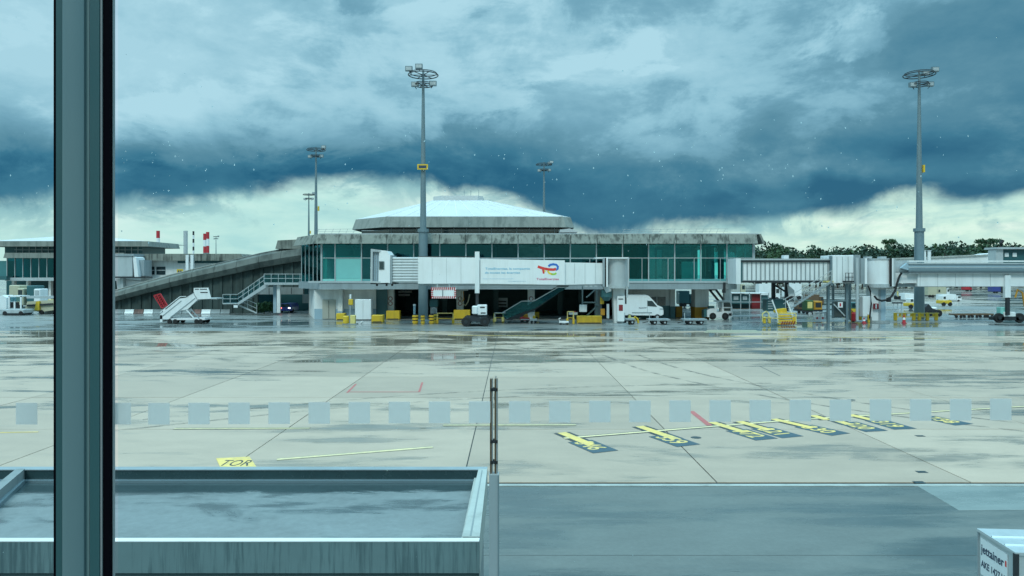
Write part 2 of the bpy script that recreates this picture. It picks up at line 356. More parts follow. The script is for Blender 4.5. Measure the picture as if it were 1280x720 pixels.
class MB:
    """collects shapes in world (or thing-local) coordinates, then links them as ONE mesh object"""
    def __init__(s): s.v = []; s.f = []
    def add(s, vs, fs):
        k = len(s.v); s.v += [tuple(v) for v in vs]; s.f += [tuple(i + k for i in f) for f in fs]; return s
    def box(s, x0, x1, y0, y1, z0, z1):
        return s.add([(x0, y0, z0), (x1, y0, z0), (x1, y1, z0), (x0, y1, z0), (x0, y0, z1), (x1, y0, z1), (x1, y1, z1), (x0, y1, z1)],
                     [(0, 3, 2, 1), (4, 5, 6, 7), (0, 1, 5, 4), (1, 2, 6, 5), (2, 3, 7, 6), (3, 0, 4, 7)])
    def bbox(s, x0, x1, y0, y1, z0, z1, c=.03):
        """box with chamfered vertical and top edges"""
        def ring(d, z): return [(x0 + d + c, y0 + d, z), (x1 - d - c, y0 + d, z), (x1 - d, y0 + d + c, z), (x1 - d, y1 - d - c, z), (x1 - d - c, y1 - d, z), (x0 + d + c, y1 - d, z), (x0 + d, y1 - d - c, z), (x0 + d, y0 + d + c, z)]
        vs = ring(c, z0) + ring(0, z0 + c) + ring(0, z1 - c) + ring(c, z1)
        fs = [tuple(reversed(range(8)))] + [(a * 8 + i, a * 8 + (i + 1) % 8, a * 8 + 8 + (i + 1) % 8, a * 8 + 8 + i) for a in range(3) for i in range(8)] + [tuple(range(24, 32))]
        return s.add(vs, fs)
    def bar(s, a, b, w, h=None):
        """rectangular bar from a to b"""
        h = h or w; a = Vector(a); b = Vector(b); d = (b - a).normalized()
        u = d.cross(Vector((0, 0, 1)))
        u = Vector((1, 0, 0)) if u.length < 1e-4 else u.normalized()
        v = u.cross(d).normalized()
        vs = []
        for p in (a, b):
            for i, j in ((-1, -1), (1, -1), (1, 1), (-1, 1)): vs.append(p + u * (i * w / 2) + v * (j * h / 2))
        return s.add(vs, [(0, 1, 2, 3), (7, 6, 5, 4), (0, 4, 5, 1), (1, 5, 6, 2), (2, 6, 7, 3), (3, 7, 4, 0)])
    def tube(s, pts, r, n=8, r2=None, caps=True):
        pts = [Vector(p) for p in pts]; m = len(pts); vs = []
        for i, p in enumerate(pts):
            d = (pts[min(i + 1, m - 1)] - pts[max(i - 1, 0)]).normalized()
            u = d.cross(Vector((0, 0, 1)))
            u = Vector((1, 0, 0)) if u.length < 1e-3 else u.normalized()
            v = u.cross(d); rr = r if r2 is None else r + (r2 - r) * i / (m - 1)
            for k in range(n):
                a = 2 * math.pi * k / n; vs.append(p + (u * math.cos(a) + v * math.sin(a)) * rr)
        fs = [(i * n + k, (i + 1) * n + k, (i + 1) * n + (k + 1) % n, i * n + (k + 1) % n) for i in range(m - 1) for k in range(n)]
        if caps: fs += [tuple(range(n)), tuple(reversed(range((m - 1) * n, m * n)))]
        return s.add(vs, fs)
    def lathe(s, cx, cy, prof, n=16, a0=0.0, a1=2 * math.pi):
        vs = []; full = abs(a1 - a0 - 2 * math.pi) < 1e-6; m = n if full else n + 1
        for r, z in prof:
            for k in range(m):
                a = a0 + (a1 - a0) * k / n; vs.append((cx + r * math.cos(a), cy + r * math.sin(a), z))
        q = m if full else m - 1
        fs = [(i * m + k, i * m + (k + 1) % m, (i + 1) * m + (k + 1) % m, (i + 1) * m + k) for i in range(len(prof) - 1) for k in range(q)]
        if full: fs += [tuple(reversed(range(m))), tuple(range((len(prof) - 1) * m, len(prof) * m))]
        return s.add(vs, fs)
    def ring(s, c, R_, r, n=24, m=6, tilt=None):
        vs = []
        for i in range(n):
            a = 2 * math.pi * i / n; d = Vector((math.cos(a), math.sin(a), 0))
            for j in range(m):
                b = 2 * math.pi * j / m; vs.append(Vector(c) + d * (R_ + r * math.cos(b)) + Vector((0, 0, r * math.sin(b))))
        return s.add(vs, [(i * m + j, ((i + 1) % n) * m + j, ((i + 1) % n) * m + (j + 1) % m, i * m + (j + 1) % m) for i in range(n) for j in range(m)])
    def prism_xz(s, pts, y0, y1):
        n = len(pts)
        return s.add([(x, y0, z) for x, z in pts] + [(x, y1, z) for x, z in pts],
                     [tuple(range(n)), tuple(reversed(range(n, 2 * n)))] + [(i, i + n, (i + 1) % n + n, (i + 1) % n) for i in range(n)])
    def prism_xy(s, pts, z0, z1):
        n = len(pts)
        return s.add([(x, y, z0) for x, y in pts] + [(x, y, z1) for x, y in pts],
                     [tuple(reversed(range(n))), tuple(range(n, 2 * n))] + [(i, (i + 1) % n, (i + 1) % n + n, i + n) for i in range(n)])
    def wheel(s, x, y, z, r, w, axis='y', n=14):
        a = Vector((x, y, z)); d = Vector((0, 1, 0)) if axis == 'y' else Vector((1, 0, 0))
        u = Vector((1, 0, 0)) if axis == 'y' else Vector((0, 1, 0)); vs = []
        prof = [(-w / 2, r * .55), (-w / 2, r * .93), (-w * .35, r), (w * .35, r), (w / 2, r * .93), (w / 2, r * .55)]
        for t_, rr in prof:
            for k in range(n):
                q = 2 * math.pi * k / n; vs.append(a + d * t_ + (u * math.cos(q) + Vector((0, 0, 1)) * math.sin(q)) * rr)
        fs = [(i * n + k, (i + 1) * n + k, (i + 1) * n + (k + 1) % n, i * n + (k + 1) % n) for i in range(len(prof) - 1) for k in range(n)]
        fs += [tuple(range(n)), tuple(reversed(range((len(prof) - 1) * n, len(prof) * n)))]
        return s.add(vs, fs)
    # pixel-measured helpers: depth is the real distance of the piece
    def pbox(s, px0, px1, py0, py1, Y, dep=.3, bevel=0):
        a = (X(px0, Y), X(px1, Y), Y, Y + dep, Z(py1, Y), Z(py0, Y))
        return s.bbox(*a, c=bevel) if bevel else s.box(*a)
    def pprism(s, pts, Y, dep=.3):
        return s.prism_xz([(X(a, Y), Z(b, Y)) for a, b in pts], Y, Y + dep)
    def pbar(s, a, b, Y, w, dep=None, Y2=None):
        Y2 = Y2 or Y
        return s.bar((X(a[0], Y), Y, Z(a[1], Y)), (X(b[0], Y2), Y2, Z(b[1], Y2)), dep or w, w)
    def ptube(s, pts, Y, r, n=8):
        return s.tube([(X(a, Y), Y, Z(b, Y)) for a, b in pts], r, n)
    def build(s, name, material, parent=None, local=False, smooth=False):
        me = bpy.data.meshes.new(name)
        off = Vector((0, 0, 0)) if (local or parent is None) else root_loc(parent)
        me.from_pydata([(v[0] - off.x, v[1] - off.y, v[2] - off.z) for v in s.v], [], s.f)
        me.materials.append(M[material] if isinstance(material, str) else material)
        if smooth:
            for p in me.polygons: p.use_smooth = True
            try: me.set_sharp_from_angle(angle=R(40))
            except Exception: pass
        me.update()
        o = bpy.data.objects.new(name, me); col.objects.link(o)
        if parent is not None: o.parent = parent
        return o
def copy_tree(o, parent=None):
    c = o.copy(); col.objects.link(c); c.parent = parent
    for ch in [q for q in o.children]: copy_tree(ch, c)
    return c
def text_mb(body, size, place, extrude=0.004, xscale=1.0, bold=False):
    """place maps (x, y, depth) of the lettering to the world"""
    cu = bpy.data.curves.new('lettering', 'FONT'); cu.body = body; cu.size = size; cu.extrude = extrude; cu.resolution_u = 3
    cu.align_x = 'LEFT'
    if bold: cu.offset = size * .018
    o = bpy.data.objects.new('lettering', cu); col.objects.link(o)
    me = o.to_mesh(); mb = MB()
    mb.add([place(v.co.x * xscale, v.co.y, v.co.z) for v in me.vertices], [tuple(p.vertices) for p in me.polygons])
    w = max((v.co.x for v in me.vertices), default=0) * xscale
    o.to_mesh_clear(); bpy.data.objects.remove(o); bpy.data.curves.remove(cu)
    return mb, w

# ------------------------------------------------------------ setting: ground, apron, road
tag(MB().box(-2600, 2600, -40, 5200, -1.0, -.03).build('ground', 'apron_far'), kind='structure')
tag(MB().box(-110, 110, 71.8, 128, -.03, -.004).build('service_lane', 'lane_asphalt'), kind='structure')
ap = tag(MB().box(-75, 75, 19.42, 72, -.05, -.026).build('apron', 'joint_dark'), kind='structure')
SL = 6.72; J = .018
ys = [19.55]
while ys[-1] < 71: ys.append(ys[-1] + SL * (1 if len(ys) < 8 else 1))
ys = [y for y in ys if y < 72] ; ys[-1] = 71.9
for j in range(len(ys) - 1):
    ym = ys[j + 1]; half = .72 * ym + 1
    k0 = math.floor((-half + 1.2) / SL); k1 = math.ceil((half + 1.2) / SL)
    for k in range(k0, k1):
        x0 = -1.3 + k * SL; x1 = x0 + SL
        dz = random.uniform(-.003, .003)
        o = MB().box(x0 + J, x1 - J, ys[j] + J, ys[j + 1] - J, -.025, dz).build('concrete_slab', 'apron_concrete', ap)
road = tag(MB().box(-60, 60, -30, 19.36, -.03, -.006).build('service_road', 'road_concrete'), kind='structure')
dr = tag(MB().box(-60, 60, 19.36, 19.42, -.03, -.02).build('drainage_channel', 'drain'), kind='structure')
MB().box(-60, 60, 19.20, 19.36, -.005, .012).build('channel_kerb', 'concrete_pale', dr)
def G(px, py): y = GY(py); return (X(px, y), y)
pat = tag(MB().prism_xy([G(1145, 606.5), G(1300, 606.5), G(1300, 637), G(1199, 638)], -.005, -.001).build('road_patch', 'patch_concrete'), kind='structure')
# long shallow cuts across the road slab
for py in (694,):
    a = GY(py); tag(MB().box(-12, 14, a, a + .018, -.005, -.0045 if py != 640 else -.0042).build('road_joint', 'joint_dark', road))

# painted markings, each a sheet on the slabs
def gquad(name, pts, m, z=.008, parent=ap, t=.002):
    return MB().prism_xy([G(*p) for p in pts], z - t, z).build(name, m, parent)
def gline(name, a, b, w, m, z=.008, parent=ap):
    A_ = Vector(G(*a)); B_ = Vector(G(*b)); d = (B_ - A_).normalized(); n = Vector((-d.y, d.x)) * w / 2
    return MB().prism_xy([A_ - n, B_ - n, B_ + n, A_ + n], z - .002, z).build(name, m, parent)
def outlined(a, b, w):
    gline('line_border', a, b, w * 1.9, 'line_edge', .006)
    gline('yellow_line', a, b, w, 'line_pale', .010)
outlined((705, 548), (1005, 524), .16)
outlined((1005, 524), (1300, 507), .16)
gline('line_border', (346, 574.5), (541, 559), .27, 'line_brown', .006)
gline('yellow_line', (346, 574.5), (541, 559), .17, 'line_pale', .010)
gline('line_border', (218, 536), (387, 535.4), .30, 'line_brown', .006)
gline('yellow_line', (218, 536), (387, 535.4), .10, 'line_pale', .010)
gline('line_border', (554, 531.6), (720, 531.2), .34, 'line_brown', .006)
gline('yellow_line', (554, 531.6), (720, 531.2), .12, 'line_pale', .010)
gline('yellow_line', (-10, 541), (48, 540), .10, 'line_yellow')
gline('yellow_line', (900, 420.5), (1180, 423), .22, 'line_yellow')
gline('yellow_line', (560, 419), (745, 420.5), .22, 'line_yellow')
gline('red_line', (437, 490), (524, 490), .12, 'line_red')
gline('red_line', (524, 490), (528, 478), .10, 'line_red')
gline('red_line', (434, 491), (445, 480), .10, 'line_red')
gline('red_line', (864, 514), (887, 532), .22, 'line_red')
gquad('pale_patch', [(884, 412.5), (944, 412.5), (955, 416), (880, 416)], 'old_paint', .009)
# stop bars with a number panel to the lower right of each
bars = [((702, 541), (738, 556), (727, 554), '346'), ((799, 533), (845, 549), (827, 547), '359'), ((890, 528), (932, 541), (922, 540), '772'),
        ((924, 527), (962, 538), (953, 537.5), '321'), ((967, 524), (1015, 535), (1006, 535), '330'), ((1016, 519.5), (1034, 525), (1060, 530.5), '320'),
        ((1043, 525), (1062, 531), (1096, 528), '319'), ((1062, 518.5), (1096, 526.5), (1160, 523.5), '738')]
for a, b, c, num in bars:
    gline('bar_border', a, b, .62, 'line_edge', .007)
    gline('stop_bar', a, b, .34, 'line_yellow', .012)
    # a panel 2.1 m by 0.75 m turned like the bars
    A_ = Vector(G(*a)); B_ = Vector(G(*b)); d = (B_ - A_).normalized(); n = Vector((d.y, -d.x))
    if n.y > 0: n = -n
    C_ = Vector(G(c[0] - 2, c[1] - 2.5)); L, W_ = 1.62, .90
    u = Vector((1, 0)) * .0 + d
    q = [C_ - n * W_ * .5, C_ + u * L - n * W_ * .5, C_ + u * L + n * W_ * .5, C_ + n * W_ * .5]
    pn = MB().prism_xy([q[3], q[2], q[1], q[0]], .006, .0085).build('number_panel', 'number_panel', ap)
    base = C_ + n * W_ * .34 + u * .12
    mb, w = text_mb(num, .90, lambda x, y, z: (base.x + u.x * x - n.x * y, base.y + u.y * x - n.y * y, .0105 + z), .001, .85, True)
    mb.build('numeral', 'line_yellow', pn)
ysn = gquad('yellow_panel', [(270, 573), (312, 571), (321, 584.5), (276, 586)], 'line_yellow', .008)
bx, by = G(278, 581.5)
mb, w = text_mb('TOR', 1.0, lambda x, y, z: (bx - .12 + x * .46, by - .1 + y * .95, .0095 + z), .001, .95, False)
mb.build('letters', 'line_edge', ysn)
# a few cracks and tyre scuffs
for a, b in (((614, 424), (665, 438)), ((620, 470), (618, 500)), ((950, 458), (975, 470))):
    gline('crack', a, b, .05, 'joint_dark', .004)
for pts_, w_ in ((((-14, 26), (-6, 31), (3, 34), (14, 35.5)), .24), (((-14, 28), (-6, 33), (3, 36), (14, 37.5)), .24), (((20, 24), (13, 31), (8, 41), (6, 52)), .26), (((22.4, 24), (15.4, 31), (10.4, 41), (8.4, 52)), .26)):
    P_ = [Vector(p) for p in pts_]; L_ = []
    for i in range(len(P_) - 1):
        for k in range(8):
            f = k / 8; a_ = P_[max(i - 1, 0)]; b_ = P_[i]; c_ = P_[i + 1]; d_ = P_[min(i + 2, len(P_) - 1)]
            L_.append(.5 * ((2 * b_) + (c_ - a_) * f + (2 * a_ - 5 * b_ + 4 * c_ - d_) * f * f + (3 * b_ - a_ - 3 * c_ + d_) * f ** 3))
    vs = []
    for i, p in enumerate(L_):
        d = (L_[min(i + 1, len(L_) - 1)] - L_[max(i - 1, 0)]).normalized(); n = Vector((-d.y, d.x)) * w_ / 2
        vs += [(p.x + n.x, p.y + n.y, .0045), (p.x - n.x, p.y - n.y, .0045)]
    MB().add(vs, [(2 * i, 2 * i + 1, 2 * i + 3, 2 * i + 2) for i in range(len(L_) - 1)]).build('tyre_mark', 'tyre_mark', ap)
# little drain grates in the road
for (px, py) in ((1150, 545), (1152, 590), (1149, 603)):
    y = GY(py); tag(MB().box(X(px, y) - .14, X(px, y) + .14, y - .1, y + .1, .001, .006).build('drain_grate', 'drain', ap))
for (px, py) in ((1064, 500), (870, 547)):
    y = GY(py); MB().lathe(X(px, y), y, [(.18, .001), (.18, .006)], 10).build('manhole_cover', 'drain', ap)

# ------------------------------------------------------------ terminal building
T = thing('terminal_building', 'low glazed concourse with streaked concrete roof edge and white stepped roof above', 'airport terminal', (X(640, 89), 89, 0))
Y0 = 89.0
xl, xr = X(402, Y0), X(943, Y0)
plan = [(xl, Y0), (xr, Y0), (xr, 126), (X(378, 96), 126), (X(378, 96), 96)]
slabp = [(xl - .1, Y0 - .6), (X(921, Y0 - .6), Y0 - .6), (X(921, Y0 - .6), 126), (X(378, 96) - .4, 126), (X(378, 96) - .4, 95.7)]
MB().prism_xy(slabp, Z(361.5, Y0), Z(352.5, Y0)).build('floor_slab', 'grey_metal', T)
MB().box(X(385, 88.3), X(921, 88.3), Y0 - .68, Y0 - .58, Z(353.5, Y0), Z(351.2, Y0)).build('slab_trim', 'light_metal', T)
zr0, zr1 = Z(305.0, Y0), Z(293.0, Y0)
roofp = [(xl, Y0 - .1), (xr, Y0 - .1), (xr, 126), (X(378, 96), 126), (X(378, 96), 96)]
MB().prism_xy(roofp, zr0 + .15, zr1 - .1).build('roof', 'ceiling', T)
# fascia: slanted concrete panels with open joints
def fascia_panel(a, b, z0, z1, out0, out1, n, parent, m='concrete_fascia'):
    """panel along a->b (xy), outward normal n, leaning: out0 at bottom, out1 at top"""
    a = Vector(a); b = Vector(b); n = Vector(n)
    p = [a + n * out0, b + n * out0, b + n * (out0 - .25), a + n * (out0 - .25), a + n * out1, b + n * out1, b + n * (out1 - .25), a + n * (out1 - .25)]
    z = [z0] * 4 + [z1] * 4
    return MB().add([(q.x, q.y, w) for q, w in zip(p, z)], [(0, 3, 2, 1), (4, 5, 6, 7), (0, 1, 5, 4), (1, 2, 6, 5), (2, 3, 7, 6), (3, 0, 4, 7)]).build('fascia_panel', m, parent)
edges = [402] + [419 + 32.75 * k for k in range(17)]
edges = [402] + [452 + 32.6 * k for k in range(16)]
jt = .03
for i in range(len(edges) - 1):
    a, b = X(edges[i], Y0), X(edges[i + 1], Y0)
    if i == len(edges) - 2: b = xr + .1
    fascia_panel((a + jt, Y0), (b - jt, Y0), zr0, zr1 + random.uniform(-.02, .02), 1.1, .55, (0, -1), T)
ch0, ch1 = Vector((X(378, 96) - .1, 96)), Vector((xl, Y0))
dn = (ch1 - ch0).normalized(); nn = (dn.y * 1, -dn.x); nn = Vector((-dn.y, dn.x)); nn = -nn if nn.x > 0 else nn
def mitre(o):      # front left corner of the fascia at an outward offset o
    n1, n2 = Vector((0, -1)), nn
    return Vector((xl, Y0)) + (n1 + n2) * (o / (1 + n1.dot(n2)))
for k in range(2):
    p0 = ch0 + (ch1 - ch0) * (k / 2); p1 = ch0 + (ch1 - ch0) * ((k + 1) / 2)
    bq = [p0 + dn * jt + nn * 1.1, (p1 - dn * jt + nn * 1.1) if k == 0 else mitre(1.1), (p1 - dn * jt + nn * .85) if k == 0 else mitre(.85), p0 + dn * jt + nn * .85]
    tq = [p0 + dn * jt + nn * .55, (p1 - dn * jt + nn * .55) if k == 0 else mitre(.55), (p1 - dn * jt + nn * .3) if k == 0 else mitre(.3), p0 + dn * jt + nn * .3]
    MB().add([(q.x, q.y, zr0) for q in bq] + [(q.x, q.y, zr1) for q in tq], [(0, 3, 2, 1), (4, 5, 6, 7), (0, 1, 5, 4), (1, 2, 6, 5), (2, 3, 7, 6), (3, 0, 4, 7)]).build('fascia_panel', 'concrete_fascia', T)
mb1, mt1 = mitre(1.1), mitre(.55)
MB().add([(mb1.x, mb1.y, zr0), (xl + .02, Y0 - 1.1, zr0), (xl + .02, Y0 - .55, zr1), (mt1.x, mt1.y, zr1), (mb1.x, mb1.y + .2, zr0), (xl + .02, Y0 - .9, zr0), (xl + .02, Y0 - .35, zr1), (mt1.x, mt1.y + .2, zr1)],
         [(0, 1, 2, 3), (7, 6, 5, 4), (0, 4, 5, 1), (3, 2, 6, 7), (0, 3, 7, 4), (1, 5, 6, 2)]).build('fascia_corner', 'concrete_fascia', T)
fascia_panel((xr, Y0 - .9), (xr, 108), zr0, zr1, 1.0, .5, (1, 0), T)
MB().box(xl - .2, xr + .3, Y0 - .55, Y0 - .3, zr1 - .02, zr1 + .10).build('roof_coping', 'light_metal', T)
# curtain wall: mullions, transom and single panes
mull = [402, 419] + [452 + 32.6 * k for k in range(16)]
zt = Z(322.5, Y0); zf = Z(352.3, Y0)
def mullion(px, z0=zf, z1=zr0 + .2, w=.14, Yy=Y0):
    x = X(px, Yy); return MB().box(x - w / 2, x + w / 2, Yy - .10, Yy + .12, z0, z1).build('mullion', 'light_metal', T)
for px in mull: mullion(px, w=.22 if px in (402,) else .13)
for i in range(len(mull) - 1):
    a, b = X(mull[i], Y0) + .07, X(mull[i + 1], Y0) - .07
    if mull[i] < 930: MB().box(a, b, Y0, Y0 + .03, zt + .03, zr0 + .18).build('pane', 'curtain_glass' if 1 < i < 11 else 'mid_glass', T)
    low = zf + .02
    if mull[i + 1] > 925: b = X(920, Y0)
    MB().box(a, b, Y0, Y0 + .03, low + .35, zt - .03).build('pane', 'frit_glass' if i == 1 else 'bright_glass' if i < 2 else 'mid_glass' if i > 11 else 'curtain_glass', T)
    MB().box(a, b, Y0 - .02, Y0 + .06, low, low + .33).build('sill_panel', 'turquoise' if i < 2 else 'sill_teal', T)
    if mull[i] > 690: MB().box(a + .75 * (b - a), a + .75 * (b - a) + .07, Y0 - .04, Y0 + .08, low, zt).build('mullion', 'light_metal', T)
MB().box(xl, xr, Y0 - .06, Y0 + .1, zt - .04, zt + .04).build('transom', 'light_metal', T)
# chamfered corner glazing
for k in range(5):
    p = ch0 + (ch1 - ch0) * (k / 5); q = ch0 + (ch1 - ch0) * ((k + 1) / 5)
    MB().box(p.x - .05, p.x + .05, p.y - .05, p.y + .05, zf, zr0 + .2).build('mullion', 'light_metal', T)
    MB().prism_xy([(p.x, p.y), (q.x, q.y), (q.x + .02, q.y + .03), (p.x + .02, p.y + .03)], zf, zr0 + .18).build('pane', 'mid_glass', T)
# right end glazing seen through the building
for k in range(5):
    ya = Y0 + 3.5 * k; MB().box(xr - .03, xr, ya + .1, ya + 3.4, zt - .3, zr0 + .18).build('pane', 'bright_glass', T)
    MB().box(xr - .08, xr + .05, ya - .05, ya + .08, zt - .3, zr0 + .2).build('mullion', 'light_metal', T)
# inside: back wall, partitions, columns
MB().box(X(378, 96), X(868, 106), 106, 106.3, Z(353, Y0), zr0 + .2).build('interior_wall', 'interior', T)
MB().box(X(419.8, 89.3), X(451.5, 89.3), 89.3, 89.4, zf, Z(320.5, Y0)).build('blind', 'blind_cloth', T)
MB().box(X(403, 89.3), X(409, 89.3), 89.3, 89.4, zf + .3, Z(322, Y0)).build('blind', 'blind_cloth', T)
for a, b, c in ((775, 781, 323), (850, 868, 322), (900, 905, 306)):
    MB().box(X(a, 92), X(b, 92), 92, 93, zf, Z(c, 92)).build('partition', 'teal_panel', T)
MB().box(X(851, 91.5), X(862, 91.5), 91.5, 91.8, Z(344, 91.5), Z(330, 91.5)).build('door_frame', 'light_metal', T)
MB().box(X(852, 89.8), X(872, 89.8), 89.8, 89.9, zf, Z(327, 89.8)).build('blind', 'blind_cloth', T)
ri = random.Random(5)
for k in range(26):
    px = ri.choice((ri.uniform(606, 700), ri.uniform(786, 912), ri.uniform(786, 912))); yy = ri.uniform(90.5, 100); w = ri.uniform(1.5, 7)
    tall = ri.random() < .45; top = Z(ri.uniform(306, 316) if tall else ri.uniform(326, 342), yy)
    MB().box(X(px, yy), X(px + w, yy), yy, yy + .4, zf, top).build('partition' if tall else 'counter', ri.choice(('interior', 'white_wall', 'teal_dark', 'light_metal', 'black', 'teal_panel')), T)
for k in range(9):
    yy = 93; px = 604 + k * 35; MB().box(X(px, yy), X(px + 14, yy), yy, yy + 6, zr0 + .02, zr0 + .12).build('ceiling_panel', 'light_metal', T)
for k in range(12):
    xx = X(440 + 40 * k, 95); MB().box(xx - .2, xx + .2, 95, 95.4, zf, zr0 + .2).build('column', 'interior', T)
# ground floor
def wall(name, px0, px1, py0, py1, Yy, m, dep=.3): return MB().pbox(px0, px1, py0, py1, Yy, dep).build(name, m, T)
YG = 90.4; gb = HZ + EYE * F / YG + .3
w_ = wall('wall', 393, 422, 361.8, 386, YG, 'white_wall'); wall('dado', 393, 422, 386, gb, YG - .004, 'blue_dado')
d_ = wall('door', 403, 419, 374.5, gb - 1, YG - .14, 'door_grey', .13)
MB().pbox(410.7, 411.2, 375.5, gb - 1.5, YG - .16, .02).build('door_gap', 'black', d_)
wall('wall', 428, 470, 361.8, 386, YG + .6, 'white_wall'); wall('dado', 428, 470, 386, gb, YG + .596, 'blue_dado')
wall('pilaster', 422, 428, 361.8, 389, YG - .3, 'white_wall', 1); wall('pilaster_base', 422, 428, 389, gb, YG - .3, 'blue_dado', 1)
wall('roller_door', 470, 484, 361.8, gb, YG + .7, 'teal_panel')
MB().add([(X(393, YG), YG, 0), (X(386, 103), 103, 0), (X(386, 103), 103, Z(361, Y0)), (X(393, YG), YG, Z(361, Y0))], [(0, 3, 2, 1)]).build('side_wall', 'white_wall', T)
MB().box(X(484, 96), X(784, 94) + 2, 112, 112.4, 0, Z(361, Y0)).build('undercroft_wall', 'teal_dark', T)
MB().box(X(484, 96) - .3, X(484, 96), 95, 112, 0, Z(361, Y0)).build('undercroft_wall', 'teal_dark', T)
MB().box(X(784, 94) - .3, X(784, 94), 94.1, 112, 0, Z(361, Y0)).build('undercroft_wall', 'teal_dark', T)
for px in (488, 575, 664, 748):
    c_ = MB().pbox(px - 4.3, px + 4.3, 361.8, 400, 91.6, .9).build('column', 'white_wall' if px < 700 else 'concrete_grey', T)
    if px < 700:
        for py in (373.3, 379.4):
            s = MB(); n = 16
            xx, zz = X(px, 91.5), Z(py, 91.5)
            s.tube([(xx, 91.55, zz), (xx, 91.59, zz)], .27, 16).build('prohibition_sign', 'red_dark', c_)
            MB().tube([(xx, 91.52, zz), (xx, 91.57, zz)], .19, 16).build('sign_face', 'white_clean', c_)
for px in (530, 556, 620, 700, 726):
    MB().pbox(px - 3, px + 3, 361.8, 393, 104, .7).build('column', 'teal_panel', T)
for i, (a, b) in enumerate(((498, 515), (498, 512))):
    MB().pbox(a, b, 363.5 + i * 4, 366 + i * 4, 103, .3).build('strip_light', 'white_clean', T)
k_ = MB().pbox(619.5, 634.5, 372.5, 384, 105, .4).build('wall_cabinet', 'light_metal', T)
MB().pbox(622, 633, 376, 377.8, 104.98, .02).build('slot', 'black', k_); MB().pbox(622, 633, 380, 381.8, 104.98, .02).build('slot', 'black', k_)
YR = 94.0; gr = HZ + EYE * F / YR + .2
wall('wall', 784, 838, 361, 382, YR, 'white_wall'); wall('dado', 784, 838, 382, gr, YR - .004, 'green_dado')
wn = wall('window', 811, 832, 371, 382, YR - .05, 'window_dark', .04); MB().pbox(820.8, 821.6, 371, 382, YR - .08, .03).build('frame', 'light_metal', wn)
wall('pilaster', 838, 844, 361, 383, YR - .3, 'white_wall', 1); wall('pilaster_base', 838, 844, 383, gr, YR - .3, 'green_dado', 1)
MB().box(X(844, YR), X(844, YR) + .1, YR + .7, 112, 0, Z(361, Y0)).build('side_wall', 'brown', T)
wall('wall', 869, 886, 361, 384, YR - 2, 'white_wall', 2); wall('wall_base', 868.6, 886.4, 384, gr + 1, YR - 2.05, 'orange', 2.1)
wall('wall_base', 845, 853, 383, gr, YR + 1, 'orange', .6)
MB().pprism([(905, 358.5), (914, 358.5), (911.5, 398), (907, 398)], 92, .7).build('column', 'white_wall', T)
MB().pbox(904, 907, 353, 366, 88.3, .5).build('downpipe', 'dark_metal', T)
for a, b in (((886, 361), (899, 377)), ((894, 361), (906, 377)), ((899, 377), (908, 377)), ((886, 362), (893, 362))):
    MB().pbar(a, b, 97, .25).build('brace', 'dark_metal', T)
MB().box(X(486, 94), X(838, 94), 94.2, 97, .0, .13).build('kerb', 'concrete_grey', T)
# upper storey with pyramid roof
DY = 100.0
fb = [(X(478, DY), DY), (X(708, DY), DY), (X(708, DY) + 1.2, DY + 1.6), (X(708, DY) + 1.2, 124), (X(440, 105.3), 124), (X(440, 105.3), 105.3)]
zb0, zb1 = Z(284.0, DY), Z(270.3, DY)
wallp = [(X(486, DY + 2), DY + 2), (X(702, DY + 2), DY + 2), (X(702, DY + 2), 122), (X(452, 106.5), 122), (X(452, 106.5), 106.5)]
MB().prism_xy(wallp, zr1 - .2, zb0 + .1).build('upper_wall', 'window_dark', T)
def lean(ptsb, z0, z1, inset, name, m, parent):
    cx = sum(p[0] for p in ptsb) / len(ptsb); cy = sum(p[1] for p in ptsb) / len(ptsb); n = len(ptsb)
    top = [(p[0] + (inset if p[0] < cx else -inset), p[1] + (inset if p[1] < cy - 3 else 0 if p[1] < cy + 3 else -inset)) for p in ptsb]
    return MB().add([(a, b, z0) for a, b in ptsb] + [(a, b, z1) for a, b in top], [tuple(reversed(range(n))), tuple(range(n, 2 * n))] + [(i, (i + 1) % n, (i + 1) % n + n, i + n) for i in range(n)]).build(name, m, parent)
mat('concrete_soft', (.25, .265, .24), .8, var=.2, vscale=1.0, streak=.6, sscale=(1.8, 1.8, .1), stain=(.10, .12, .11))
lean(fb, zb0, zb1, .45, 'upper_fascia', 'concrete_soft', T)
for i in range(14):
    px = 489 + 15.7 * i
    if px < 702: MB().pbox(px - .35, px + .35, 283, 296, DY + 1.9, .1).build('mullion', 'light_metal', T)
MB().pbox(452, 704, 287.9, 288.5, DY + 1.88, .1).build('transom', 'light_metal', T)
MB().pbox(440, 712, 291.8, 292.8, DY - 2, .1).build('roof_rail', 'light_metal', T)
apex = (X(578, 112), 112, Z(248, 112)); lr = X(612, 112) - X(578, 112)
rb = [(x * 1.0, y) for x, y in fb]; n = len(rb)
rb = [(p[0] + (.5 if p[0] < -8 else -.5), p[1] + (.5 if p[1] < 110 else -.5)) for p in rb]
lp = [(apex[0] - lr, 109.5), (apex[0] + lr * .9, 109.5), (apex[0] + lr, 110.2), (apex[0] + lr, 116), (apex[0] - lr, 116), (apex[0] - lr, 110.5)]
MB().add([(a, b, zb1 + .01) for a, b in rb] + [(a, b, Z(251, 110)) for a, b in lp], [tuple(range(n, 2 * n))] + [(i, (i + 1) % n, (i + 1) % n + n, i + n) for i in range(n)]).build('pyramid_roof', 'white_roof', T)
for k in range(11):
    f_ = k / 10; a_ = Vector((rb[0][0] + (rb[1][0] - rb[0][0]) * f_, rb[0][1], zb1 + .03)); b_ = Vector((lp[0][0] + (lp[1][0] - lp[0][0]) * f_, lp[0][1] , Z(251, 110) + .02))
    MB().bar(a_, b_, .09, .06).build('roof_seam', 'white_paint', T)
